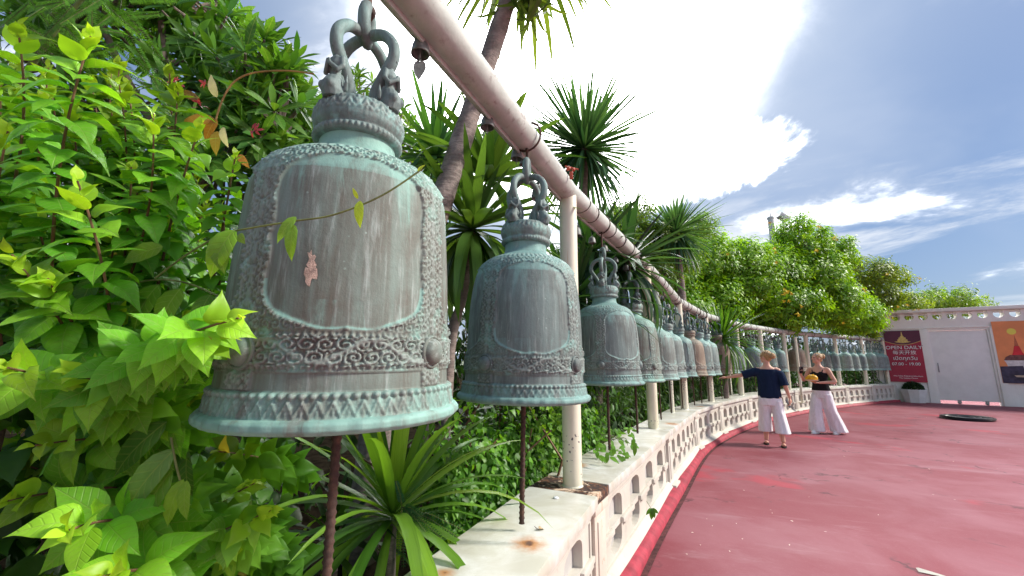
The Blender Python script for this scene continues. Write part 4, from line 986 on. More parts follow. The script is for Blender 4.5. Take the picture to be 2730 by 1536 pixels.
def shrub(name, label, base, shoots, group, nsing, cat='shrub', leafmat=None):
    t_ = thing(name, label, cat, base, group); F = Foliage(); gs = G()
    for (x, y, d_, dx, dy, dt, ln, ll, br) in shoots:
        tip = at(x, y, d_); dirv = CR*dx+CU*dy-CF*dt
        shoot(F, gs, tip, dirv, ln, ll, br)
    part('stems', gs, M_STEM, t_); F.finish(t_, nsing); return t_
r = random.Random(21)
upper = [(45, 70, .95, .25, 1, .1, .55, .075, 1), (228, 92, .9, .28, 1, .15, .6, .078, 1), (385, 285, .98, .35, 1, .1, .5, .07, 1), (505, 312, 1.05, .35, 1, .1, .45, .062, 1), (592, 392, 1.08, .3, 1, .15, .4, .056, 1), (195, 455, .8, .12, 1, .25, .5, .075, 1),
         (110, 250, 1.1, .2, 1, .2, .5, .072, .95), (300, 215, 1.2, .3, 1, .2, .5, .07, .9), (20, 330, .9, .2, 1, .2, .5, .075, 1), (470, 450, 1.15, .4, .9, .2, .45, .06, .85), (330, 420, 1.1, .3, 1, .2, .45, .068, .9), (560, 520, 1.15, .3, .8, .2, .4, .055, .8),
         (85, 520, .95, .1, 1, .4, .45, .075, .9), (420, 560, 1.1, .3, .8, .3, .45, .065, .8), (290, 560, 1.0, .2, .8, .4, .45, .07, .85)]
for k in range(40): upper.append((r.uniform(-60, 520), r.uniform(150, 640), r.uniform(1.15, 1.5), r.uniform(0, .4), 1, r.uniform(0, .4), .5, .07, r.uniform(.5, .8)))
shrub('leafy_shrub', 'bright green shrub with upright shoots of pointed leaves at the upper left edge', at(60, 1500, 1.4).to_2d().to_3d()+Vector((0, 0, .3)), upper, None, 300)
lower = [(600, 800, .68, .95, .2, .35, .40, .062, 1.1), (540, 850, .70, .9, .1, .4, .35, .062, 1.05), (185, 935, .72, .1, .35, 1, .4, .07, 1.05), (20, 925, .66, .3, .3, 1, .35, .075, 1.05), (170, 1335, .62, .15, .35, 1, .4, .072, 1.08), (682, 1285, .92, .95, .2, .2, .42, .06, .95), (640, 1215, 1.05, .8, .45, .2, .4, .055, .8),
         (245, 1455, .60, .35, .5, .8, .35, .07, 1), (120, 700, .78, .2, .6, .7, .4, .075, .95), (30, 640, .75, .1, .7, .6, .4, .078, .95), (390, 905, .85, .3, .1, .8, .4, .066, .85), (300, 1030, .82, .2, .1, .9, .4, .068, .8), (90, 1120, .75, .1, .2, .9, .4, .072, .8),
         (470, 1010, 1.0, .5, .1, .7, .4, .06, .7), (560, 1360, .95, .6, .1, .5, .4, .06, .75), (400, 1330, .85, .3, 0, .8, .35, .062, .8), (330, 1240, .95, .3, .1, .8, .35, .06, .7), (20, 1260, .75, 0, .2, .9, .35, .07, .8), (470, 800, .95, .6, .3, .6, .4, .062, .85), (300, 800, .9, .3, .4, .7, .4, .066, .85)]
for k in range(34): lower.append((r.uniform(-60, 620), r.uniform(750, 1500), r.uniform(1.05, 1.4), r.uniform(-.2, .5), r.uniform(0, .5), r.uniform(.2, .9), .45, .065, r.uniform(.4, .65)))
shrub('leafy_shrub', 'lush shrub of heart shaped leaves filling the lower left corner before the big bell', at(60, 1560, 1.1).to_2d().to_3d()+Vector((0, 0, .3)), lower, None, 300)
# --- climbing vine with large ribbed leaves, a tendril crossing the big bell
def px_line(pts, n=6): return spline([at(*p) for p in pts], n)
vt = thing('climbing_vine', 'thin vine with ribbed leaves stretched across the face of the big bell', 'vine', at(430, 640, .75))
line = px_line([(1062, 425, .74), (960, 492, .72), (840, 540, .70), (740, 556, .69), (640, 572, .69), (560, 590, .70), (470, 640, .74), (390, 700, .8)])
gs = G().tube(line, .0017, 6); F = Foliage()
for k, (x, y, d_, dx, dy, dt, L, c) in enumerate(((745, 545, .69, -.55, -.8, .3, .055, (.22, .42, .05)), (740, 565, .685, -.05, -1, .25, .062, (.20, .40, .04)), (905, 505, .70, .05, -1, .3, .048, (.36, .50, .05)), (900, 500, .705, -.2, .5, .2, .02, (.4, .5, .05)), (1050, 430, .74, .5, .4, .2, .018, (.3, .4, .05)),
        (590, 578, .68, -.45, -1, .35, .088, (.22, .44, .03)), (560, 592, .685, .25, -.9, .5, .07, (.17, .34, .03)), (600, 590, .69, .4, -.3, .4, .03, (.2, .34, .04)))):
    dv = CR*dx+CU*dy-CF*dt; F.add('oval', at(x, y, d_), dv, -CF+CU*.3, (L, L*(1.05 if k > 4 else .72), L), c)
part('stem', gs, M_GSTEM, vt); F.finish(vt, 50)
vt = thing('climbing_vine', 'vine with big broad ribbed leaves below left of the big bell', 'vine', at(330, 700, .95)); F = Foliage(); gs = G().tube(px_line([(570, 755, .9), (470, 712, .92), (380, 705, .94), (250, 735, .95)]), .0022, 6); gs2 = G().tube(px_line([(430, 1100, .78), (445, 1180, .77), (470, 1260, .77)]), .002, 6)
for (x, y, d_, dx, dy, dt, L, c) in ((400, 715, .93, -.35, -1, .5, .11, (.10, .24, .02)), (455, 725, .92, -.3, -1, .5, .105, (.15, .30, .025)), (330, 700, .95, -.35, -1, .4, .12, (.09, .22, .02)), (530, 740, .9, -.2, -1, .5, .085, (.10, .23, .02)), (560, 755, .89, .1, -1, .5, .075, (.09, .20, .02)), (250, 690, .96, -.3, -1, .4, .11, (.075, .19, .02)),
        (440, 1130, .78, -.75, -1, .4, .145, (.16, .30, .08)), (435, 1180, .78, -.5, -1, .4, .13, (.13, .28, .03)), (462, 1205, .77, -.25, -1, .4, .085, (.26, .44, .04)), (470, 1208, .765, .15, -1, .4, .07, (.22, .40, .04)), (420, 1060, .85, -.8, -.8, .3, .15, (.06, .16, .02)), (390, 1040, .9, -.9, -.6, .3, .14, (.05, .14, .02)),
        (330, 640, 1.0, .7, .1, .5, .10, (.10, .25, .03)), (410, 620, .95, -.9, -.45, .5, .085, (.18, .32, .03)), (500, 880, .95, -.3, -1, .4, .09, (.05, .13, .015)), (470, 1150, .9, .3, -1, .4, .09, (.05, .13, .015))):
    dv = CR*dx+CU*dy-CF*dt; F.add('oval', at(x, y, d_), dv, -CF+CU*.3, (L, L*(1.1 if y < 800 else .75), L), c)
part('stem', gs, M_GSTEM, vt); part('stem', gs2, M_GSTEM, vt); F.finish(vt, 50)
# dry creeper with withered leaves by the bell's shoulder
vt = thing('dry_creeper', 'dry brown creeper with curled withered leaves above the big bell shoulder', 'vine', at(500, 300, 1.3)); F = Foliage()
gs = G().tube(px_line([(790, 186, 1.35), (720, 178, 1.33), (640, 183, 1.32), (590, 205, 1.31), (560, 250, 1.3), (540, 310, 1.28)]), .0028, 6)
for (x, y, dx, dy, L, c) in ((540, 300, -1, -.25, .12, (.42, .22, .05)), (545, 300, -.4, -1, .08, (.30, .13, .03)), (545, 245, -.2, 1, .07, (.45, .42, .38)), (560, 320, .3, -1, .07, (.55, .52, .50)), (545, 330, .1, -1, .08, (.35, .24, .06)), (600, 390, .6, -.6, .06, (.45, .20, .05)), (425, 320, .5, -.4, .05, (.20, .13, .06)), (500, 250, -.8, .3, .07, (.14, .08, .04))):
    F.add('oval', at(x, y, 1.28), CR*dx+CU*dy-CF*.3, -CF+CU*.3+rv()*.5, (L, L*.8, L), c)
for (x, y) in ((640, 330), (450, 205), (505, 265), (420, 545), (520, 215)):
    for k in range(7): F.add('lance', at(x+R_.uniform(-9, 9), y+R_.uniform(-9, 9), 1.3), rv()+CU*.4, -CF, (.028, .03, .028), jit((.30, .02, .08), .3))
part('stem', gs, plain('dry_stem', (.42, .24, .08), .8, 0, .3, 20, .2), vt); F.finish(vt, 80)

# --- broad tree with whorls of long glossy leaves, top left
def whorl_tree(name, label, base, trunk_pts, crown, n_wh, leafL, cols, nsing, kind='lance', per=12, seed=1, rx=1., gap=None, wid=1.0):
    rr = random.Random(seed); t_ = thing(name, label, 'tree', base); F = Foliage(); gs = G()
    gs.tube(trunk_pts, [.10*rx*(1-.6*i/(len(trunk_pts)-1)) for i in range(len(trunk_pts))], 10)
    top = Vector(trunk_pts[-1])
    for (c, rad, n) in crown:
        c = Vector(c)
        gs.tube([top.lerp(c, t)+Vector((0, 0, -.12*math.sin(PI*t))) for t in np.linspace(0, 1, 6)], [.045*rx*(1-.6*t) for t in np.linspace(0, 1, 6)], 7)
        for k in range(n):
            dv = rv(rr); q = c+Vector((dv.x*rad[0], dv.y*rad[1], dv.z*rad[2]))*rr.uniform(.55, 1.05)
            ax = (dv+Vector((0, 0, .5))).normalized()
            gs.tube([c.lerp(q, .15), c.lerp(q, .6)+rv(rr)*.05, q], [.016*rx, .012*rx, .008*rx], 5)
            sd1 = ax.orthogonal().normalized(); sd2 = ax.cross(sd1); a0 = rr.random()*6; hue = rr.random()
            for j in range(per):
                a = a0+j*GOLDEN; op = .35+1.15*j/per+rr.uniform(-.15, .15)
                dl = ax*math.cos(op)+(sd1*math.cos(a)+sd2*math.sin(a))*math.sin(op)+Vector((0, 0, -.18))
                L = leafL*rr.uniform(.7, 1.15); cc = jit(lerp3(cols[0], cols[1], hue*.5+.5*rr.random()), .25, rr)
                F.add(kind, q+dl.normalized()*.02, dl, ax, (L, L*rr.uniform(.85, 1.1)*wid, L), cc)
    part('limbs', gs, M_BARK, t_); F.finish(t_, nsing); return t_
b0 = at(420, 900, 3.4); b0.z = .3
whorl_tree('broadleaf_tree', 'dark green tree with whorls of long leaves behind the big bell, top left', b0, [b0, at(400, 700, 3.35), at(430, 480, 3.3), at(450, 380, 3.2)],
    [(at(650, 270, 2.9), (.38, .5, .42), 62), (at(705, 330, 2.7), (.24, .35, .4), 34), (at(560, 150, 3.2), (.45, .5, .38), 40), (at(500, 20, 3.4), (.32, .4, .35), 30), (at(400, -40, 3.1), (.35, .5, .25), 26), (at(560, 420, 2.6), (.5, .4, .35), 44), (at(300, 330, 3.2), (.6, .4, .4), 50), (at(240, 20, 3.0), (.5, .5, .4), 34), (at(150, 160, 3.4), (.6, .4, .5), 40)],
    0, .18, ((.03, .11, .02), (.14, .32, .04)), 300, per=12, seed=4)
b0 = at(900, 900, 6.5); b0.z = .3
whorl_tree('broadleaf_tree', 'lighter green tree showing between the big bell and the leaning trunk', b0, [b0, at(900, 600, 6.4), at(920, 420, 6.3)],
    [(at(905, 270, 6.2), (.55, .6, .6), 34), (at(985, 360, 6.0), (.5, .6, .6), 40), (at(1010, 470, 5.8), (.5, .6, .5), 36), (at(860, 420, 6.2), (.8, .6, .6), 30), (at(760, 300, 6.6), (.8, .6, .7), 30)], 0, .2, ((.05, .13, .02), (.16, .30, .03)), 120, per=10, seed=9)
# feathery branch in the very corner
vt = thing('feathery_tree', 'feathery fine leaved branch in the top left corner behind the shoots', 'tree', at(100, 200, 1.7)); F = Foliage(); gs = G(); rr = random.Random(3)
for k in range(46):
    q = at(rr.uniform(-40, 330), rr.uniform(-40, 150), rr.uniform(1.5, 1.9)); dv = (CR*rr.uniform(-.3, 1)+CU*rr.uniform(-.7, .35)+rv(rr)*.4).normalized(); L = .20; sd_ = dv.cross(CF).normalized()
    gs.tube([q, q+dv*L], .0012, 4)
    for j in range(26):
        for s in (-1, 1): F.add('tiny', q+dv*L*j/26, sd_*s+dv*.35, -CF+CU, (.030*(1-.5*j/26), .024, .03), jit((.085, .22, .025), .25, rr))
gs.tube([at(-40, 500, 1.8), at(40, 220, 1.75), at(150, 60, 1.7), at(240, -40, 1.7)], [.02, .014, .01, .006], 7)
part('twigs', gs, M_GSTEM, vt); F.finish(vt, 0)

# --- strap leaved plants (dracaena, yucca, crinum)
def strap_head(F, c, ax, n, L, w_, cols, rr, amax=2.0, kinds=('strap0', 'strap1', 'strap2'), amin=.1, droop=0.):
    ax = Vector(ax).normalized(); s1 = ax.orthogonal().normalized(); s2 = ax.cross(s1); c = Vector(c)
    for k in range(n):
        t = (k+.5)/n; op = amin+(amax-amin)*t**.8+rr.uniform(-.12, .12); a = k*GOLDEN+rr.uniform(-.3, .3)
        dl = ax*math.cos(op)+(s1*math.cos(a)+s2*math.sin(a))*math.sin(op)+Vector((0, 0, -droop*t))
        kd = kinds[min(len(kinds)-1, int(t*len(kinds)+rr.uniform(-.3, .3)))] if len(kinds) > 1 else kinds[0]
        ll = L*rr.uniform(.75, 1.1)*(.7+.5*min(1, t*3)); cc = jit(lerp3(cols[0], cols[1], rr.random()), .25, rr)
        F.add(kd, c+dl.normalized()*.01+ax*.05*(1-t), dl, ax+Vector((0, 0, .3)), (ll, w_*rr.uniform(.8, 1.15), ll), cc)
def strap_plant(name, label, heads, trunk, trad, cols, seed, nsing=140, **kw):
    rr = random.Random(seed); base = Vector(trunk[0]); t_ = thing(name, label, 'plant' if len(trunk) < 3 else 'tree', base); F = Foliage()
    g_ = G(); nn = len(trunk); sp = spline(trunk, 5) if nn > 2 else [Vector(q) for q in trunk]
    g_.tube(sp, [trad*(1.15-.45*i/(len(sp)-1))*(1+.05*math.sin(i*2.1)) for i in range(len(sp))], 12); part('trunk', g_, M_TRUNK, t_)
    for (c, ax, n, L, w_, am) in heads: strap_head(F, c, ax, n, L, w_, cols, rr, am, **kw)
    F.finish(t_, nsing, M_STRAP_O, M_STRAP_J); return t_
def ground_of(p, z=.3): return Vector((p.x, p.y, z))
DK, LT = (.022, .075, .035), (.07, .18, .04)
# the leaning trunk that passes behind the pipe, its crown hanging in at the top edge
q0 = at(985, 900, 2.6); tr_ = [ground_of(at(930, 1000, 2.5)), at(985, 860, 2.65), at(1105, 520, 2.95), at(1195, 250, 3.15), at(1268, 30, 3.25), at(1330, -170, 3.3)]
strap_plant('dracaena_tree', 'leaning ringed dracaena trunk crossing behind the pipe with leaves hanging at top edge', [(tr_[-1], (0, 0, 1), 150, .85, .06, 2.75)], tr_, .088, ((.05, .10, .02), (.16, .24, .05)), 5, 140, kinds=('strap0', 'strap1', 'strap3'), droop=.55)
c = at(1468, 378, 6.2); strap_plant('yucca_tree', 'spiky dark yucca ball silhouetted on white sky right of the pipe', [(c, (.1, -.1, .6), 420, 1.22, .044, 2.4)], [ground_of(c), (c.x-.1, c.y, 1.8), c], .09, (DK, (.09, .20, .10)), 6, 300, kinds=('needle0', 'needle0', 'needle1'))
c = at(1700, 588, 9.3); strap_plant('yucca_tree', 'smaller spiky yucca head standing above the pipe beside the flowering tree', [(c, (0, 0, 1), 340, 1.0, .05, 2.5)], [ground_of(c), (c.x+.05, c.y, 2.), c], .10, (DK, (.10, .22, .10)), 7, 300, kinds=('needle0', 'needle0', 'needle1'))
c = at(1188, 585, 3.3); c2 = at(1232, 455, 3.5); strap_plant('dracaena_tree', 'broad strap leaved dracaena filling the gap between the first two bells', [(c, (0, 0, 1), 100, .74, .085, 2.5), (c2, (.05, 0, 1), 44, .75, .10, 1.3)], [ground_of(at(1120, 960, 3.0)), at(1132, 880, 3.1), at(1165, 740, 3.25), c], .042, ((.03, .085, .02), (.13, .25, .05)), 8, 110, droop=.1)
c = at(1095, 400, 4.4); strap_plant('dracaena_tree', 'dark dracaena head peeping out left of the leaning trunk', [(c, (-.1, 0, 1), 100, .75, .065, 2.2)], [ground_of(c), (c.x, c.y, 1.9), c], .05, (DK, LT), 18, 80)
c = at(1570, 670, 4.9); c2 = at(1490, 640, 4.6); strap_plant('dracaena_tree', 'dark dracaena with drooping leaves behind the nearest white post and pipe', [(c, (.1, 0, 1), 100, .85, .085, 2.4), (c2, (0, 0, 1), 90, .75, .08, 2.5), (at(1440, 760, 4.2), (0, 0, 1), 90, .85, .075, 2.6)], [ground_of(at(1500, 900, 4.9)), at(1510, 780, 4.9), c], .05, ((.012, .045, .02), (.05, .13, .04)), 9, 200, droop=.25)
c = at(1815, 855, 9.1); strap_plant('yucca_plant', 'fresh green yucca leaning out over the bells at the bend', [(c, (.15, -.25, 1), 150, 1.0, .06, 2.3)], [ground_of(c), (c.x, c.y, 1.2), c], .06, ((.03, .10, .015), (.12, .28, .03)), 10, 120)
c = at(2196, 838, 17.6); strap_plant('yucca_plant', 'small dark yucca head at the left end of the white wall', [(c, (0, 0, 1), 90, .9, .07, 2.4)], [ground_of(c), (c.x, c.y, 1.6), c], .06, (DK, (.05, .13, .05)), 12, 80)
c = at(985, 1315, 1.8); rr = random.Random(4)
strap_plant('strap_leaf_plant', 'fresh green strap leaved plant beneath the big bell', [(c, (.05, -.05, 1), 64, .72, .052, 1.8)], [ground_of(c, .3), c], .03, ((.07, .20, .02), (.26, .46, .05)), 13, 60, kinds=('strap0', 'strap1', 'strap2', 'strap3'))
c = at(840, 1390, 1.9); strap_plant('strap_leaf_plant', 'dark strap leaved plant in the shade left of the bell rod', [(c, (-.1, 0, 1), 26, .42, .042, 1.7)], [ground_of(c, .3), c], .025, ((.02, .06, .012), (.07, .16, .02)), 14, 30, kinds=('strap1', 'strap2', 'strap3'))
# acacia seedling fronds at the foot of the strap plant
vt = thing('acacia_seedling', 'blue green feathery acacia seedling hanging over the coping edge', 'plant', at(1040, 1300, 1.75)); F = Foliage(); gs = G(); rr = random.Random(8)
root = at(1010, 1275, 1.75)
for (x, y) in ((1150, 1350), (1120, 1365), (1170, 1335), (1080, 1350), (1040, 1320), (995, 1210), (1005, 1240), (1000, 1400), (1015, 1430), (1060, 1300)):
    tipp = at(x, y, 1.68); dv = tipp-root; L = dv.length; dv.normalize(); sd_ = dv.cross(-CF).normalized(); gs.tube([root, root+dv*L*.5+CU*.015, tipp], .0014, 4)
    for j in range(5, 24):
        for s in (-1, 1): F.add('tiny', root+dv*L*j/24+CU*.015*math.sin(PI*j/24), sd_*s+dv*.4, -CF+CU, (.020*(1-.4*j/24), .014, .02), jit((.06, .17, .075), .2, rr))
part('twigs', gs, M_GSTEM, vt); F.finish(vt, 0)

# --- ivy hedge behind the coping
def leaf_bank(name, label, pts, hgt, thick, n, leafL, cols, kind, nsing, seed, front=Vector((0, 0, 0)), cat='hedge', z0=.3, rough=.25):
    """leaves over a lumpy bank standing along pts"""
    rr = random.Random(seed); P = [Vector((p[0], p[1], 0)) for p in pts]; t_ = thing(name, label, cat, (P[0].x, P[0].y, z0)); F = Foliage(); gs = G()
    seg = [(P[i+1]-P[i]).length for i in range(len(P)-1)]; tot = sum(seg)
    for i in range(len(P)-1):
        for k in range(max(2, int(seg[i]/.35))):
            q = P[i].lerp(P[i+1], rr.random()); x_ = q+Vector((rr.uniform(-.1, .1), rr.uniform(-.1, .1), z0)); gs.tube([x_, x_+Vector((rr.uniform(-.15, .15), rr.uniform(-.15, .15), hgt*.45)), x_+Vector((rr.uniform(-.3, .3), rr.uniform(-.3, .3), hgt*.85))], [.014, .01, .005], 5)
    for k in range(n):
        s = rr.random()*tot; i = 0
        while i < len(seg)-1 and s > seg[i]: s -= seg[i]; i += 1
        d_ = (P[i+1]-P[i]).normalized(); nn = Vector((d_.y, -d_.x, 0)); q = P[i]+d_*min(s, seg[i])
        a = rr.uniform(-.25, PI*.62); lump = 1+rough*math.sin(q.x*5+a*2+seed)*math.sin(q.y*4.3+a*3.1)
        ww_ = rr.uniform(.72, 1.04)*lump
        pos_ = q+nn*(math.cos(a)*thick*ww_)+Vector((0, 0, z0+hgt*(.04+max(0., .96*(math.sin(max(a, 0))*.38+.62*rr.random())*ww_))))
        if a < .9: pos_ = q+nn*(thick*ww_*rr.uniform(.85, 1.0))+Vector((0, 0, z0+hgt*rr.random()*.85))
        out = nn*math.cos(a)+Vector((0, 0, math.sin(a)))
        dl = Vector((0, 0, -.75))+out*.45+rv(rr)*.55; L = leafL*rr.uniform(.6, 1.2)
        F.add(kind, pos_, dl, out+rv(rr)*.35, (L, L, L), jit(lerp3(cols[0], cols[1], rr.random()**1.3), .25, rr))
    part('stems', gs, M_STEM, t_); F.finish(t_, nsing); return t_
def inner(i, t, o):
    M, L = seg_matrix(i); p = M @ Vector((t*L, o, 0)); return (p.x, p.y)
IV = ((.05, .16, .014), (.16, .38, .03))
leaf_bank('ivy_hedge', 'bright ivy mound just left of the nearest white post', [inner(1, .76, .66), inner(1, .84, .60), inner(1, .92, .56), inner(2, .0, .54)], .80, .26, 3000, .052, IV, 'ivy', 300, 3)
leaf_bank('ivy_hedge', 'taller ivy mound right behind the nearest white post under the third bell', [inner(2, .03, .56), inner(2, .25, .54), inner(2, .48, .52), inner(2, .62, .56)], .86, .28, 3800, .052, IV, 'ivy', 300, 4)
leaf_bank('ivy_hedge', 'ivy sprig climbing up to the rim of the third bell', [inner(2, .02, .3), inner(2, .16, .3)], 1.05, .10, 240, .05, ((.09, .22, .02), (.2, .4, .03)), 'ivy', 120, 14)
vb = atz(1545, 1130, HW); vt = thing('creeper_plant', 'small creeper with oval leaves sprawling on the coping under the third bell', 'plant', (vb.x, vb.y, HW)); F = Foliage(); rr = random.Random(6); gs = G()
for k in range(70):
    q = atz(rr.uniform(1490, 1600), rr.uniform(1070, 1150), HW+rr.uniform(.02, .09)); F.add('oval', q, CR*rr.uniform(-.6, 1)+CU*rr.uniform(-1, .2)-CF*.4, Vector((0, 0, 1))-CF*.8, (.085*rr.uniform(.6, 1.1), .07, .08), jit((.12, .30, .03), .3, rr))
for k in range(6): gs.tube(spline([(vb.x-.2, vb.y+.1, HW+.01), (vb.x+rr.uniform(-.1, .1), vb.y+rr.uniform(-.1, .2), HW+.1), (vb.x+rr.uniform(0, .2), vb.y+rr.uniform(-.2, .3), HW+.05)], 4), .0025, 5)
part('stems', gs, M_GSTEM, vt); F.finish(vt, 70)
p = at(1637, 1278, 3.05); vt = thing('leaf_sprig', 'small sprig of green leaves poking through a slot of the balustrade', 'plant', p); F = Foliage()
for (dx, dy, L) in ((0, -1, .085), (.35, -1, .075), (-.5, -.6, .06), (.9, -.7, .06), (.15, -.9, .07)): F.add('oval', p+CR*dx*.01, CR*dx+CU*dy-CF*.3, -CF+CU*.2, (L, L*.85, L), jit((.08, .24, .02), .2))
part('stem', G().tube([p+CF*.1, p], .002, 5), M_GSTEM, vt); F.finish(vt, 10)
# understory along the inner side of the row, dark and leafy
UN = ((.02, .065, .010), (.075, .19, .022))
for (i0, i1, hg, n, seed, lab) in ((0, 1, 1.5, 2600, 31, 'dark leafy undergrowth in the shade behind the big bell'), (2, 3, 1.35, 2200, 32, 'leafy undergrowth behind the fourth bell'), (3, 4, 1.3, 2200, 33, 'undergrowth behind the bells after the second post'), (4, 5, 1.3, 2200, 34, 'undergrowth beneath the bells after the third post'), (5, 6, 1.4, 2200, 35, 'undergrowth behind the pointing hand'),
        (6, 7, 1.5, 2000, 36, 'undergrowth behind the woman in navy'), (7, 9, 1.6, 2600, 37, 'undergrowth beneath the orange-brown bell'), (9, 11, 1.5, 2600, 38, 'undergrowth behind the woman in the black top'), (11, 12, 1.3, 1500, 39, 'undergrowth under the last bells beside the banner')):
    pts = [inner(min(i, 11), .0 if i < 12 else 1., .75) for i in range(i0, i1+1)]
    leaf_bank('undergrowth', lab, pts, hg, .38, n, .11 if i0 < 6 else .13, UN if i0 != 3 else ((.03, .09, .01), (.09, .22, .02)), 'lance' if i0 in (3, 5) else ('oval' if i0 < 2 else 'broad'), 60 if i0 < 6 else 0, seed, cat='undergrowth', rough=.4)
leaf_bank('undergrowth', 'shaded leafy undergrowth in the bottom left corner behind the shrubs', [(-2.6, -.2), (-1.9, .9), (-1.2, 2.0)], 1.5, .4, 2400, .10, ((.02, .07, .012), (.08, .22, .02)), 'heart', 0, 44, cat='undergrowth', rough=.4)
# deep dark thicket farther back closes the view under the trees
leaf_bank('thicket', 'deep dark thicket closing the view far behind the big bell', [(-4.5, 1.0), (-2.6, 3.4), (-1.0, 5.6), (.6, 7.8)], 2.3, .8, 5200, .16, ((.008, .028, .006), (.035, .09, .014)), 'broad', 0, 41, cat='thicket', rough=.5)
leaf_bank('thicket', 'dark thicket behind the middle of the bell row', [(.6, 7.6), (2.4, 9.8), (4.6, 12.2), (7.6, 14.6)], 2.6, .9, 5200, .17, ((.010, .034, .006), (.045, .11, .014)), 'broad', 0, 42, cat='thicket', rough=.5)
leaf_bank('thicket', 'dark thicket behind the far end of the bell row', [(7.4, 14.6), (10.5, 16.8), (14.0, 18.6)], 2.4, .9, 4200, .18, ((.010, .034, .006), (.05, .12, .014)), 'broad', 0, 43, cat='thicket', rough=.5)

# --- flowering trees above the far rail
def cloud_tree(name, label, base, blobs, n, leafL, cols, seed, flowers=(), kind='tiny', up=.2):
    rr = random.Random(seed); t_ = thing(name, label, 'tree', base); F = Foliage(); gs = G(); base = Vector(base)
    top = base+Vector((0, 0, 1.6)); gs.tube([base, base.lerp(top, .5)+Vector((.08, 0, 0)), top], [.14, .11, .09], 10); part('trunk', gs, M_BARK, t_); gs = G()
    vol = [b_[1][0]*b_[1][1]*b_[1][2] for b_ in blobs]; tv = sum(v**.67 for v in vol)
    for (c, rad), vv in zip(blobs, vol):
        c = Vector(c); gs.tube([top, top.lerp(c, .5)+Vector((0, 0, .15)), c], [.06, .035, .015], 6)
        m_ = int(n*vv**.67/tv); ntw = max(8, m_//26)
        tw = []
        for k in range(ntw):
            dv = rv(rr); rad_ = rr.uniform(.45, 1.08)**.6; q = c+Vector((dv.x*rad[0], dv.y*rad[1], dv.z*rad[2]))*rad_; tw.append((q, dv))
            if k % 3 == 0: gs.tube([c.lerp(q, .2), q], [.012, .004], 4)
        for q, dv in tw:
            hue = rr.random(); ax = (dv+Vector((0, 0, .35))+rv(rr)*.4).normalized(); s1 = ax.orthogonal().normalized(); s2 = ax.cross(s1)
            for j in range(26):
                a = j*GOLDEN; t = j/26; pos_ = q+ax*(.5-t)*leafL*2.6+rv(rr)*leafL*.9
                dl = (s1*math.cos(a)+s2*math.sin(a))+ax*.5+Vector((0, 0, -.55))
                L = leafL*rr.uniform(.65, 1.2); F.add(kind, pos_, dl, ax+rv(rr)*.5+Vector((0, 0, up)), (L, L, L), jit(lerp3(cols[0], cols[1], .6*hue+.4*rr.random()), .22, rr))
    part('limbs', gs, M_BARK, t_); F.finish(t_, 0, mass='crown')
    for (x, y, d_, k) in flowers:
        fm = G(); q = at(x, y, d_-.9)
        for j in range(k):
            o = q+Vector((rr.uniform(-.10, .10), rr.uniform(-.05, .05), rr.uniform(-.08, .08))) if k > 1 else q; ax = (-CF+rv(rr)*.8).normalized(); R = ax.to_track_quat('Z', 'Y').to_matrix().to_4x4(); R.translation = o
            for p5 in range(5):
                a = p5*2*PI/5; fm.add([(0, 0, 0), (.03*math.cos(a-.35), .03*math.sin(a-.35), .035), (.058*math.cos(a), .058*math.sin(a), .03), (.03*math.cos(a+.35), .03*math.sin(a+.35), .035)], [(0, 1, 2, 3)], R)
            fm.lathe([(.006, -.07), (.014, -.03), (.022, .0)], 7, R)
        part('flower', fm, M_YEL, t_)
    return t_
M_YEL = plain('yellow_petals', (.85, .66, .04), .6, 0, .1, 20, 0)
TC = ((.07, .23, .012), (.36, .60, .03))
b0 = ground_of(at(1880, 850, 13.5))
cloud_tree('flowering_tree', 'big bright green tree with yellow trumpet flowers over the far rail', b0,
    [(at(1760, 660, 12.5), (1.1, 1.0, .95)), (at(1850, 700, 12.8), (1.3, 1.1, 1.1)), (at(1925, 695, 13.5), (1.2, 1.1, 1.0)), (at(1868, 655, 13), (.8, .8, .6)), (at(2010, 620, 13.8), (.85, .8, 1.05)), (at(2030, 700, 13.5), (1.2, 1., 1.0)), (at(1790, 760, 12), (1.0, .9, .7)), (at(1960, 770, 12.8), (1.3, 1., .75)), (at(2080, 760, 13.4), (1.1, .9, .8)), (at(1690, 720, 11.8), (.8, .9, .8)), (at(2090, 640, 14), (.7, .7, .55)), (at(2140, 790, 14), (.9, .8, .6)), (at(1720, 790, 11.2), (.8, .7, .5))],
    120000, .125, TC, 51, [(1980, 735, 12.1, 7), (2060, 625, 13, 2), (2230, 690, 14, 1), (1935, 560, 12.9, 1), (2105, 602, 13.3, 3), (2065, 575, 13.2, 2), (1944, 632, 12.4, 2), (1951, 660, 12.3, 1), (2008, 790, 12, 2), (2015, 770, 12.1, 1), (2170, 730, 13.5, 2), (1975, 752, 12.1, 2), (1830, 640, 11.8, 1), (2120, 812, 13, 1)])
b0 = ground_of(at(2200, 850, 17.0))
cloud_tree('flowering_tree', 'looser branches with orange blossoms trailing towards the white wall', b0, [(at(2170, 690, 16), (1.0, .9, .65)), (at(2235, 700, 16.3), (.75, .7, .45)), (at(2190, 750, 16), (1.1, .8, .55)), (at(2260, 770, 17), (1.1, .8, .5)), (at(2150, 810, 16), (1.1, .8, .6))], 18000, .13, ((.06, .14, .015), (.28, .38, .03)), 52,
    [(2168, 725, 15.2, 3), (2262, 770, 15.8, 2), (2285, 765, 16, 2), (2300, 775, 16, 2), (2240, 795, 15.8, 2), (2315, 700, 16, 2)])
b0 = ground_of(at(2370, 800, 24.))
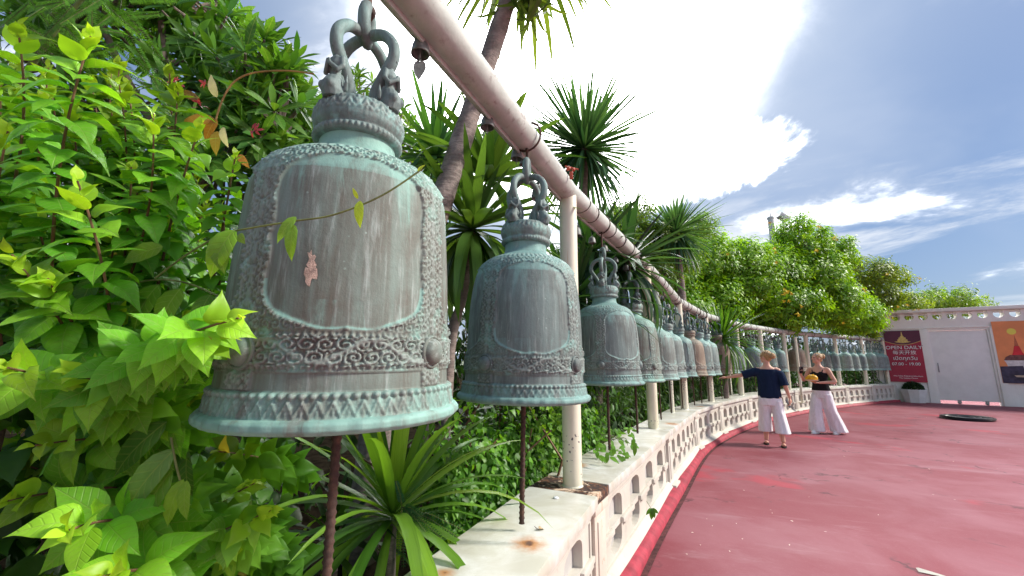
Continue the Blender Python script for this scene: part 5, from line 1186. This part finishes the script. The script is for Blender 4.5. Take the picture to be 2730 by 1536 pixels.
cloud_tree('round_tree', 'rounded pale green tree top beyond the white wall', b0, [(at(2330, 765, 24), (1.5, 1.2, .7)), (at(2385, 757, 24), (1.5, 1.2, .75)), (at(2425, 768, 24.5), (1.1, 1., .5)), (at(2290, 775, 23.5), (1.0, .9, .6))], 6000, .24, ((.07, .18, .02), (.28, .44, .05)), 53, kind='lance')
b0 = ground_of(at(1600, 800, 9.))
cloud_tree('slender_tree', 'airy light green tree between the two yuccas above the pipe', b0, [(at(1600, 560, 9.5), (.55, .6, .55)), (at(1650, 610, 9.5), (.6, .6, .6)), (at(1575, 630, 9.), (.5, .5, .5)), (at(1560, 545, 10), (.4, .5, .35)), (at(1760, 570, 11.5), (.5, .5, .35)), (at(1640, 690, 9.2), (.6, .6, .5)), (at(1700, 640, 10.2), (.7, .6, .6))], 16000, .095, ((.07, .17, .02), (.24, .38, .04)), 54)
# bush in the planter
vt = thing('clipped_bush', 'small dark clipped bush growing in the octagonal planter', 'bush', PLB+Vector((0, 0, .42))); F = Foliage(); rr = random.Random(9)
for k in range(2600):
    dv = rv(rr); q = PLB+Vector((0, 0, .49))+Vector((dv.x*.29, dv.y*.29, abs(dv.z)*.27))*rr.uniform(.75, 1.05); F.add('tiny', q, dv+rv(rr)*.8, dv, (.05, .06, .05), jit((.022, .06, .015), .35, rr))
part('stems', G().tube([PLB+Vector((0, 0, .5)), PLB+Vector((0, 0, .8))], .03, 8), M_BARK, vt); F.finish(vt, 0)
# ------------------------------------------------------------------ people
M_SKIN = plain('skin', (.62, .34, .24), .5, 0, .08, 9, .05)
def m_cloth(name, c, fold=24, st=.5):
    mt, t, b = material(name); p = t.new('ShaderNodeTexCoord').outputs['Object']
    n = t.noise(t.scale(p, (fold, fold, fold*.28)), 1.0, 4, .6, .8); t.put(b.inputs['Base Color'], t.mix(t.step(n, .3, .7), tuple(x*.86 for x in c), c)); b.inputs['Roughness'].default_value = .9; b.inputs['Specular IOR Level'].default_value = .15
    bump(t, b, t.math('ADD', n, t.math('MULTIPLY', t.noise(p, 160, 2), .15)), st, .03); return mt
M_NAVY = m_cloth('navy_cotton', (.010, .022, .055)); M_BLACK = m_cloth('black_cotton', (.014, .014, .017)); M_WHITEC = m_cloth('white_linen', (.86, .83, .86), 18, .7)
def m_hair():
    mt, t, b = material('dark_blonde_hair'); p = t.new('ShaderNodeTexCoord').outputs['Object']; n = t.noise(t.scale(p, (55, 22, 60)), 1., 4, .6, 1.2)
    t.put(b.inputs['Base Color'], t.ramp(n, [(.3, (.17, .085, .03)), (.55, (.46, .28, .11)), (.75, (.70, .50, .25))])); b.inputs['Roughness'].default_value = .45; bump(t, b, n, .9, .02); return mt
M_HAIR = m_hair(); M_SOLE = plain('black_rubber_sole', (.015, .014, .014), .6); M_SHOE = plain('white_canvas', (.75, .74, .74), .7); M_PHONE = plain('dark_phone', (.02, .02, .025), .2)
def wloft(g, rings, n=44, waves=9, ph=0.):
    """ellipse rings (cx,cy,cz,rx,ry,fold) with soft vertical folds"""
    v = []; f = []
    for (cx, cy, cz, rx, ry, fo) in rings:
        for j in range(n):
            a = 2*PI*j/n; k = 1+fo*(math.sin(waves*a+ph+cz*3)+.5*math.sin((waves-4)*a+2*ph+1-cz*5)); v.append((cx+rx*k*math.cos(a), cy+ry*k*math.sin(a), cz))
    m_ = len(rings)
    for i in range(m_-1):
        for j in range(n): a, b_ = i*n+j, i*n+(j+1) % n; f.append((a, b_, b_+n, a+n))
    f.append(tuple(range(n-1, -1, -1))); f.append(tuple((m_-1)*n+j for j in range(n))); g.add(v, f)
def hand(g, wrist, d_, palm, curl=.5, s=1.0):
    """palm and five unequal fingers; d_ points along the hand, palm is the palm normal"""
    d_ = Vector(d_).normalized(); palm = Vector(palm); palm = (palm-d_*palm.dot(d_)).normalized(); sd_ = d_.cross(palm); w_ = Vector(wrist)
    g.tube([w_-d_*.02, w_+d_*.02, w_+d_*.05, w_+d_*.085], [.024, .028, .038, .034], 10, squash=.55)
    for k, (o, L) in enumerate(((-.028, .062), (-.010, .074), (.009, .078), (.027, .068))):
        a = w_+d_*.08+sd_*o; b_ = a+(d_*math.cos(curl*.5)+palm*math.sin(curl*.5))*L*.45; c = b_+(d_*math.cos(curl*1.3)+palm*math.sin(curl*1.3))*L*.33; e = c+(d_*math.cos(curl*2)+palm*math.sin(curl*2))*L*.25
        g.tube([a, b_, c, e], [.0105, .010, .0095, .0075], 7)
    a = w_+d_*.03-sd_*.03; b_ = a+(d_*.7-sd_*.7+palm*.2).normalized()*.035; c = b_+(d_*.9-sd_*.2+palm*.35).normalized()*.032; g.tube([w_+d_*.02-sd_*.015, a, b_, c], [.013, .012, .011, .008], 7)
def head(g, yaw, c=(0, .015, 1.555), pitch=0.):
    M = Matrix.Translation(c) @ Matrix.Rotation(yaw, 4, 'Z') @ Matrix.Rotation(pitch, 4, 'X')
    g.ball((0, -.008, .018), (.073, .092, .098), M, 18, 12); g.ball((0, .03, -.045), (.056, .058, .066), M, 16, 10); g.ball((0, .070, -.083), (.024, .022, .022), M)   # skull, jaw, chin
    g.loft([(0, .088, -.028, .016, .016), (0, .096, -.016, .011, .016), (0, .082, .022, .007, .012)], 8, M)                                                           # nose
    g.ball((0, .078, -.056), (.022, .013, .007), M); g.ball((0, .076, -.066), (.019, .013, .007), M)                                                                   # lips
    for s in (-1, 1):
        g.ball((s*.074, -.005, -.012), (.010, .018, .030), M); g.ball((s*.036, .066, -.022), (.024, .018, .018), M); g.ball((s*.032, .080, .028), (.022, .010, .006), M)
    return M
def eyes(M, parent):
    for s in (-1, 1):
        g = G().ball((s*.031, .0805, .008), (.0135, .006, .0065), M); part('eye', g, plain('eye_white_iris', (.12, .09, .08), .3, 0, .3, 80, 0), parent, world=False)
    part('eyebrow', G().tube([M @ Vector((-.047, .082, .024)), M @ Vector((-.03, .090, .031)), M @ Vector((-.015, .092, .028))], .003, 5), M_HAIR, parent, world=False)
    part('eyebrow', G().tube([M @ Vector((.047, .082, .024)), M @ Vector((.03, .090, .031)), M @ Vector((.015, .092, .028))], .003, 5), M_HAIR, parent, world=False)
    part('lips', G().ball((0, .0875, -.061), (.021, .006, .008), M), plain('lip_pink', (.45, .14, .12), .4), parent, world=False)
def body_mesh(arms, legs, yaw, pitch=0., lean=0.):
    g = G(); g.loft([(0, 0, .80, .15, .10), (0, 0, .90, .165, .11), (0, 0, 1.0, .135, .095), (0, 0, 1.08, .122, .088), (0, .005, 1.19, .145, .102), (0, .0, 1.29, .16, .092), (0, 0, 1.345, .14, .075), (0, 0, 1.385, .075, .06), (0, .0, 1.42, .052, .052), (0, .008, 1.50, .048, .05)], 22)
    for s in (-1, 1): g.ball((s*.062, .075, 1.205), (.055, .05, .055))
    for pts, hd, pn, cu in arms:
        sh, el, wr = [Vector(q) for q in pts]
        g.tube(spline([sh+(Vector((0, 0, 1.3))-sh)*.3, sh, sh.lerp(el, .5), el, el.lerp(wr, .35), wr], 3), [.05]*2+[.047, .047, .046, .045, .043, .041, .039, .038, .038, .037, .034, .030, .026, .024][:14], 12); hand(g, wr, hd, pn, cu)
    for hip, kn, an, toe in legs:
        hip, kn, an, toe = [Vector(q) for q in (hip, kn, an, toe)]
        g.tube(spline([hip, kn, an], 6), [.085, .083, .078, .072, .066, .060, .055, .057, .055, .048, .041, .036, .034], 12)
        dd = toe-an; dd.z = 0; dd.normalize(); zf = toe.z
        g.tube([an-dd*.035+Vector((0, 0, -.045)), an+dd*.02+Vector((0, 0, -.04)), an+dd*.09+Vector((0, 0, -.055)), an+dd*.165+Vector((0, 0, -.068))], [.028, .036, .036, .024], 12, squash=.62)
        for k in range(5): g.ball(tuple(an+dd*(.165-.008*k)+dd.cross(Vector((0, 0, 1)))*(.022-.011*k)+Vector((0, 0, -.074))), (.011, .011, .008))
    M = head(g, yaw, pitch=pitch); return voxel(g, .0075, 'body', 2), M
def hair_mesh(M, bun, long_=False):
    g = G(); g.ball((0, -.022, .030), (.079, .094, .094), M, 20, 14); g.ball((0, -.05, -.02), (.062, .06, .06), M); g.ball(bun, (.056, .052, .056), M); g.ball((bun[0]*.8, bun[1]+.02, bun[2]+.02), (.04, .03, .03), M)
    rr = random.Random(2)
    for k in range(22):
        a = rr.uniform(0, 6.28); q = Vector(bun)+Vector((math.cos(a)*.04, -.01, math.sin(a)*.04)); e = q+Vector((rr.uniform(-.03, .04), rr.uniform(-.05, .0), rr.uniform(-.05, .03))); g.tube([M @ q, M @ q.lerp(e, .5)+Vector((0, 0, .008)), M @ e], [.006, .005, .002], 5)
    for s in (-1, 1): g.tube([M @ Vector((s*.066, .05, .05)), M @ Vector((s*.078, .03, .0)), M @ Vector((s*.078, .018, -.05))], [.010, .008, .003], 6)
    return voxel(g, .005, 'hair', 1)
def person(label, loc, facing):
    t_ = thing('person', label, 'person', loc); t_.rotation_euler = (0, 0, facing); return t_
def lp(name, me, mat, t_):
    return link(name, me, mat, t_)
# woman in navy top seen from behind, pointing left
W1 = atz(1948, 1121, 0); vdir = math.atan2(W1.y, W1.x)
t1 = person('person seen from behind in navy top and cropped white trousers, pointing left at the bells', W1, vdir-PI/2+.10)
armsL = ((-.165, 0, 1.315), (-.42, .03, 1.22), (-.66, .06, 1.17)); armsR = ((.165, -.01, 1.315), (.245, -.05, 1.06), (.30, -.01, .835))
legs1 = [((-.085, 0, .86), (-.085, .04, .47), (-.115, .05, .085), (-.11, .24, .0)), ((.085, -.02, .86), (.10, -.04, .47), (.125, -.13, .085), (.14, .07, 0))]
bm_, HM = body_mesh([(armsL, (-1, .05, -.05), (0, 0, -1), .35), (armsR, (.08, .1, -1), (-1, .1, 0), .75)], legs1, .85)
lp('body', bm_, M_SKIN, t1); lp('hair', hair_mesh(HM, (.0, -.13, .02)), M_HAIR, t1); eyes(HM, t1)
g = G(); wloft(g, [(0, -.005, .82, .168, .13, .03), (0, -.01, .87, .178, .135, .035), (0, -.01, .98, .168, .125, .035), (0, 0, 1.12, .165, .118, .025), (0, 0, 1.24, .175, .115, .012), (0, -.005, 1.30, .178, .10, .004), (0, -.008, 1.335, .155, .088, 0)], 44, 8)
g.tube(spline([(-.12, 0, 1.27), (-.20, .01, 1.28), (-.32, .02, 1.245), (-.40, .025, 1.22)], 3), [.085, .085, .083, .08, .077, .075, .074, .074, .075, .078], 16); g.tube(spline([(.12, 0, 1.27), (.19, -.01, 1.24), (.225, -.03, 1.13), (.24, -.04, 1.05)], 3), [.085, .083, .08, .077, .074, .072, .071, .071, .073, .076], 16)
lp('top', voxel(g, .007, 'top', 2), M_NAVY, t1)
g = G(); wloft(g, [(0, -.005, .70, .185, .135, .0), (0, -.005, .80, .182, .132, 0), (0, 0, .90, .165, .115, 0), (0, 0, .94, .150, .105, 0)])
wloft(g, [(-.115, .05, .235, .112, .125, .05), (-.108, .04, .40, .102, .115, .04), (-.098, .02, .60, .098, .11, .025), (-.085, 0, .78, .102, .115, 0)], 40, 7, .6); wloft(g, [(.135, -.12, .235, .115, .128, .05), (.122, -.07, .40, .104, .116, .04), (.102, -.03, .60, .098, .11, .025), (.085, -.01, .78, .102, .115, 0)], 40, 7, 1.9)
lp('trousers', voxel(g, .009, 'trousers', 1), M_WHITEC, t1)
for (hip, kn, an, toe) in legs1:
    an = Vector(an); dd = Vector(toe)-an; dd.z = 0; dd.normalize(); q = dd.to_track_quat('Y', 'Z').to_matrix().to_4x4(); q.translation = an+Vector((0, 0, -.085))+dd*.06
    fp = part('flip_flop', G().loft([(0, 0, 0, .042, .125), (0, 0, .014, .044, .128)], 20, q).tube([q @ Vector((-.036, -.01, .012)), q @ Vector((-.02, .04, .05)), q @ Vector((0, .085, .014))], .006, 6).tube([q @ Vector((.036, -.01, .012)), q @ Vector((.02, .04, .05)), q @ Vector((0, .085, .014))], .006, 6), M_SOLE, t1, world=False)
def phone(label, M, parent_loc=None):
    o = link('phone', smooth_angle(G().box(-.037, .037, -.005, .005, -.076, .076, None, .004).mesh('phone')), M_PHONE); o.matrix_world = M
    part('screen', G().box(-.033, .033, -.0062, -.0052, -.071, .071), plain('phone_screen', (.05, .05, .06), .15), o, world=False); part('camera_bump', G().box(.006, .030, .0052, .0075, .036, .068, None, .003), plain('phone_lens', (.10, .10, .11), .3), o, world=False)
    return tag(o, label, 'phone')
TW = lambda t_: Matrix.Translation(t_.location) @ Matrix.Rotation(t_.rotation_euler.z, 4, 'Z')
phone('dark phone held low in the right hand of the woman in navy', TW(t1) @ Matrix.Translation((.275, .035, .735)) @ Matrix.Rotation(-.35, 4, 'Y') @ Matrix.Rotation(1.1, 4, 'Z'))
# woman in black top walking towards us, phone raised and food in the other hand
W2 = atz(2078, 1090, 0); vdir = math.atan2(-W2.y, -W2.x)
t2 = person('person in black strappy top and long white trousers walking with a phone and yellow food', W2, vdir-PI/2-.35)
armR = ((.165, 0, 1.315), (.285, .03, 1.09), (.255, .23, 1.20)); armL = ((-.165, 0, 1.315), (-.275, .02, 1.07), (-.06, .22, 1.045))
legs2 = [((.085, 0, .86), (.10, .09, .48), (.115, .13, .085), (.14, .34, 0)), ((-.085, 0, .86), (-.11, -.02, .47), (-.16, -.13, .09), (-.16, .08, 0))]
bm_, HM = body_mesh([(armR, (-.15, .25, 1), (-.8, .4, .3), .9), (armL, (.9, .42, .05), (0, 0, 1), .45)], legs2, -.55 + 1.15*0 - .1, .06)
lp('body', bm_, M_SKIN, t2); lp('hair', hair_mesh(HM, (-.01, -.11, .05)), M_HAIR, t2); eyes(HM, t2)
g = G(); wloft(g, [(0, 0, .88, .172, .128, .01), (0, 0, .98, .152, .112, .012), (0, 0, 1.08, .136, .102, .01), (0, .012, 1.19, .158, .118, .004), (0, .014, 1.245, .158, .108, 0)], 40, 7)
for s in (-1, 1): g.ball((s*.062, .082, 1.215), (.062, .052, .058)); g.tube([(s*.085, .10, 1.24), (s*.095, .072, 1.30), (s*.098, .01, 1.352), (s*.09, -.07, 1.30), (s*.075, -.09, 1.22)], .010, 8)
lp('top', voxel(g, .006, 'top', 2), M_BLACK, t2)
g = G(); wloft(g, [(0, -.005, .72, .185, .135, .0), (0, -.005, .80, .18, .132, 0), (0, 0, .90, .16, .115, 0), (0, 0, .965, .142, .104, 0)])
wloft(g, [(.118, .115, .045, .142, .14, .06), (.112, .12, .25, .128, .125, .045), (.104, .10, .46, .112, .112, .03), (.09, .03, .70, .104, .115, .01), (.085, 0, .80, .10, .115, 0)], 40, 7, .3); wloft(g, [(-.175, -.15, .045, .15, .15, .06), (-.145, -.10, .25, .132, .13, .045), (-.115, -.03, .46, .114, .114, .03), (-.09, -.005, .70, .104, .115, .01), (-.085, 0, .80, .10, .115, 0)], 40, 7, 1.4)
lp('trousers', voxel(g, .009, 'trousers', 1), M_WHITEC, t2)
for (hip, kn, an, toe) in legs2:
    an = Vector(an); dd = Vector(toe)-an; dd.z = 0; dd.normalize(); q = dd.to_track_quat('Y', 'Z').to_matrix().to_4x4(); q.translation = an+Vector((0, 0, -.085))+dd*.06
    sh = part('shoe', G().loft([(0, 0, .012, .045, .135), (0, .0, .04, .044, .13), (0, -.03, .075, .038, .085), (0, -.05, .10, .034, .06)], 20, q), M_SHOE, t2, world=False); part('sole', G().loft([(0, 0, 0, .046, .138), (0, 0, .014, .048, .140)], 20, q), M_SHOE, t2, world=False)
MS = HM @ Matrix.Translation((0, .035, .075)) @ Matrix.Rotation(-.5, 4, 'X')
gl = link('sunglasses', smooth_angle(G().loft([(-.034, 0, -.004, .027, .022), (-.034, 0, .004, .027, .022)], 14, MS).loft([(.034, 0, -.004, .027, .022), (.034, 0, .004, .027, .022)], 14, MS).tube([MS @ Vector((-.06, 0, 0)), MS @ Vector((0, .01, 0)), MS @ Vector((.06, 0, 0))], .004, 6).tube([MS @ Vector((.06, 0, 0)), MS @ Vector((.078, -.06, -.01))], .003, 5).tube([MS @ Vector((-.06, 0, 0)), MS @ Vector((-.078, -.06, -.01))], .003, 5).mesh('sunglasses')), plain('white_rim_sunglasses', (.45, .42, .4), .2)); gl.matrix_world = TW(t2); tag(gl, 'pale sunglasses pushed up on the head of the woman in the black top', 'sunglasses')
phone('phone held up before the face by the woman in the black top', TW(t2) @ Matrix.Translation((.215, .285, 1.30)) @ Matrix.Rotation(.5, 4, 'Z') @ Matrix.Rotation(-.35, 4, 'X'))
PF = TW(t2) @ Matrix.Translation((.035, .30, 1.085)); 
fd = thing('food_tray', 'yellow fruit on a pale tray held by the woman in black', 'food', PF.translation)
part('tray', G().lathe([(0, 0), (.085, .0), (.115, .022), (.118, .022), (.088, -.004), (0, -.004)], 24, PF @ Matrix.Diagonal((1.15, .8, 1, 1))), plain('pale_paper_tray', (.70, .60, .45), .8), fd)
gg = G().ball((-.01, 0, .055), (.105, .075, .075), PF, 16, 10); gg.ball((.06, .01, .04), (.06, .055, .05), PF); part('fruit', gg, plain('yellow_fruit', (.80, .40, .02), .45, 0, .25, 30, .2), fd); part('bread', G().ball((.085, -.02, .03), (.05, .045, .04), PF), plain('pale_bun', (.75, .52, .30), .7), fd)

# ------------------------------------------------------------------ small litter
M_PETAL = plain('pale_petal', (.75, .66, .55), .7, 0, .2, 30, 0); rr = random.Random(14)
LIT = [(1955, 1160), (1868, 1233), (1836, 1388), (1868, 1355), (1778, 1305), (1790, 1322), (1852, 1318), (1995, 1312), (1940, 1290), (1985, 1372), (2080, 1180), (2035, 1250), (2140, 1125), (2130, 1135), (2125, 1148), (2340, 1180), (2395, 1160), (2330, 1050), (2345, 1068), (2208, 1296), (1745, 1340), (1730, 1395), (1760, 1370)]
for k, (x, y) in enumerate(LIT):
    p = atz(x, y, .006); s = .011+.010*rr.random(); a = rr.random()*6; M = Matrix.Translation(p) @ Matrix.Rotation(a, 4, 'Z')
    o = link('fallen_petal', G().add([(0, 0, 0), (s*.4, s*.32, .004), (s, s*.1, .002), (s*1.15, 0, .005), (s, -s*.12, .001), (s*.4, -s*.3, .004)], [(0, 1, 2, 3), (0, 3, 4, 5)]).mesh('petal'), M_PETAL); o.matrix_world = M
    tag(o, 'tiny pale petal lying on the red terrace floor', 'petal', 'petals scattered on the floor')
p = atz(2310, 1438, .004); o = link('floor_chip', G().add([(0, 0, 0), (.03, .05, .004), (.05, .05, .004), (.13, -.06, .003), (.10, -.075, .003), (.02, -.02, .002)], [(0, 1, 2, 3, 4, 5)]).mesh('chip'), plain('bare_concrete', (.40, .38, .33), .8)); o.location = p; tag(o, 'grey chip of bare concrete at the bottom edge of the red floor', 'chip')
p = atz(1355, 1333, HW+.004); o = thing('dead_leaf', 'small curled dry leaf on the coping near the rust stain', 'leaf', p); me = template_mesh('oval')
l_ = inst('blade', me, plain('dry_leaf', (.50, .36, .20), .8), o, (0, 0, .006), (.3, .2, .9), (.045, .05, .09)); inst('stalk', G().tube([(0, 0, 0), (-.02, .01, .012)], .0015, 5).mesh('stalk'), M_STEM, o)
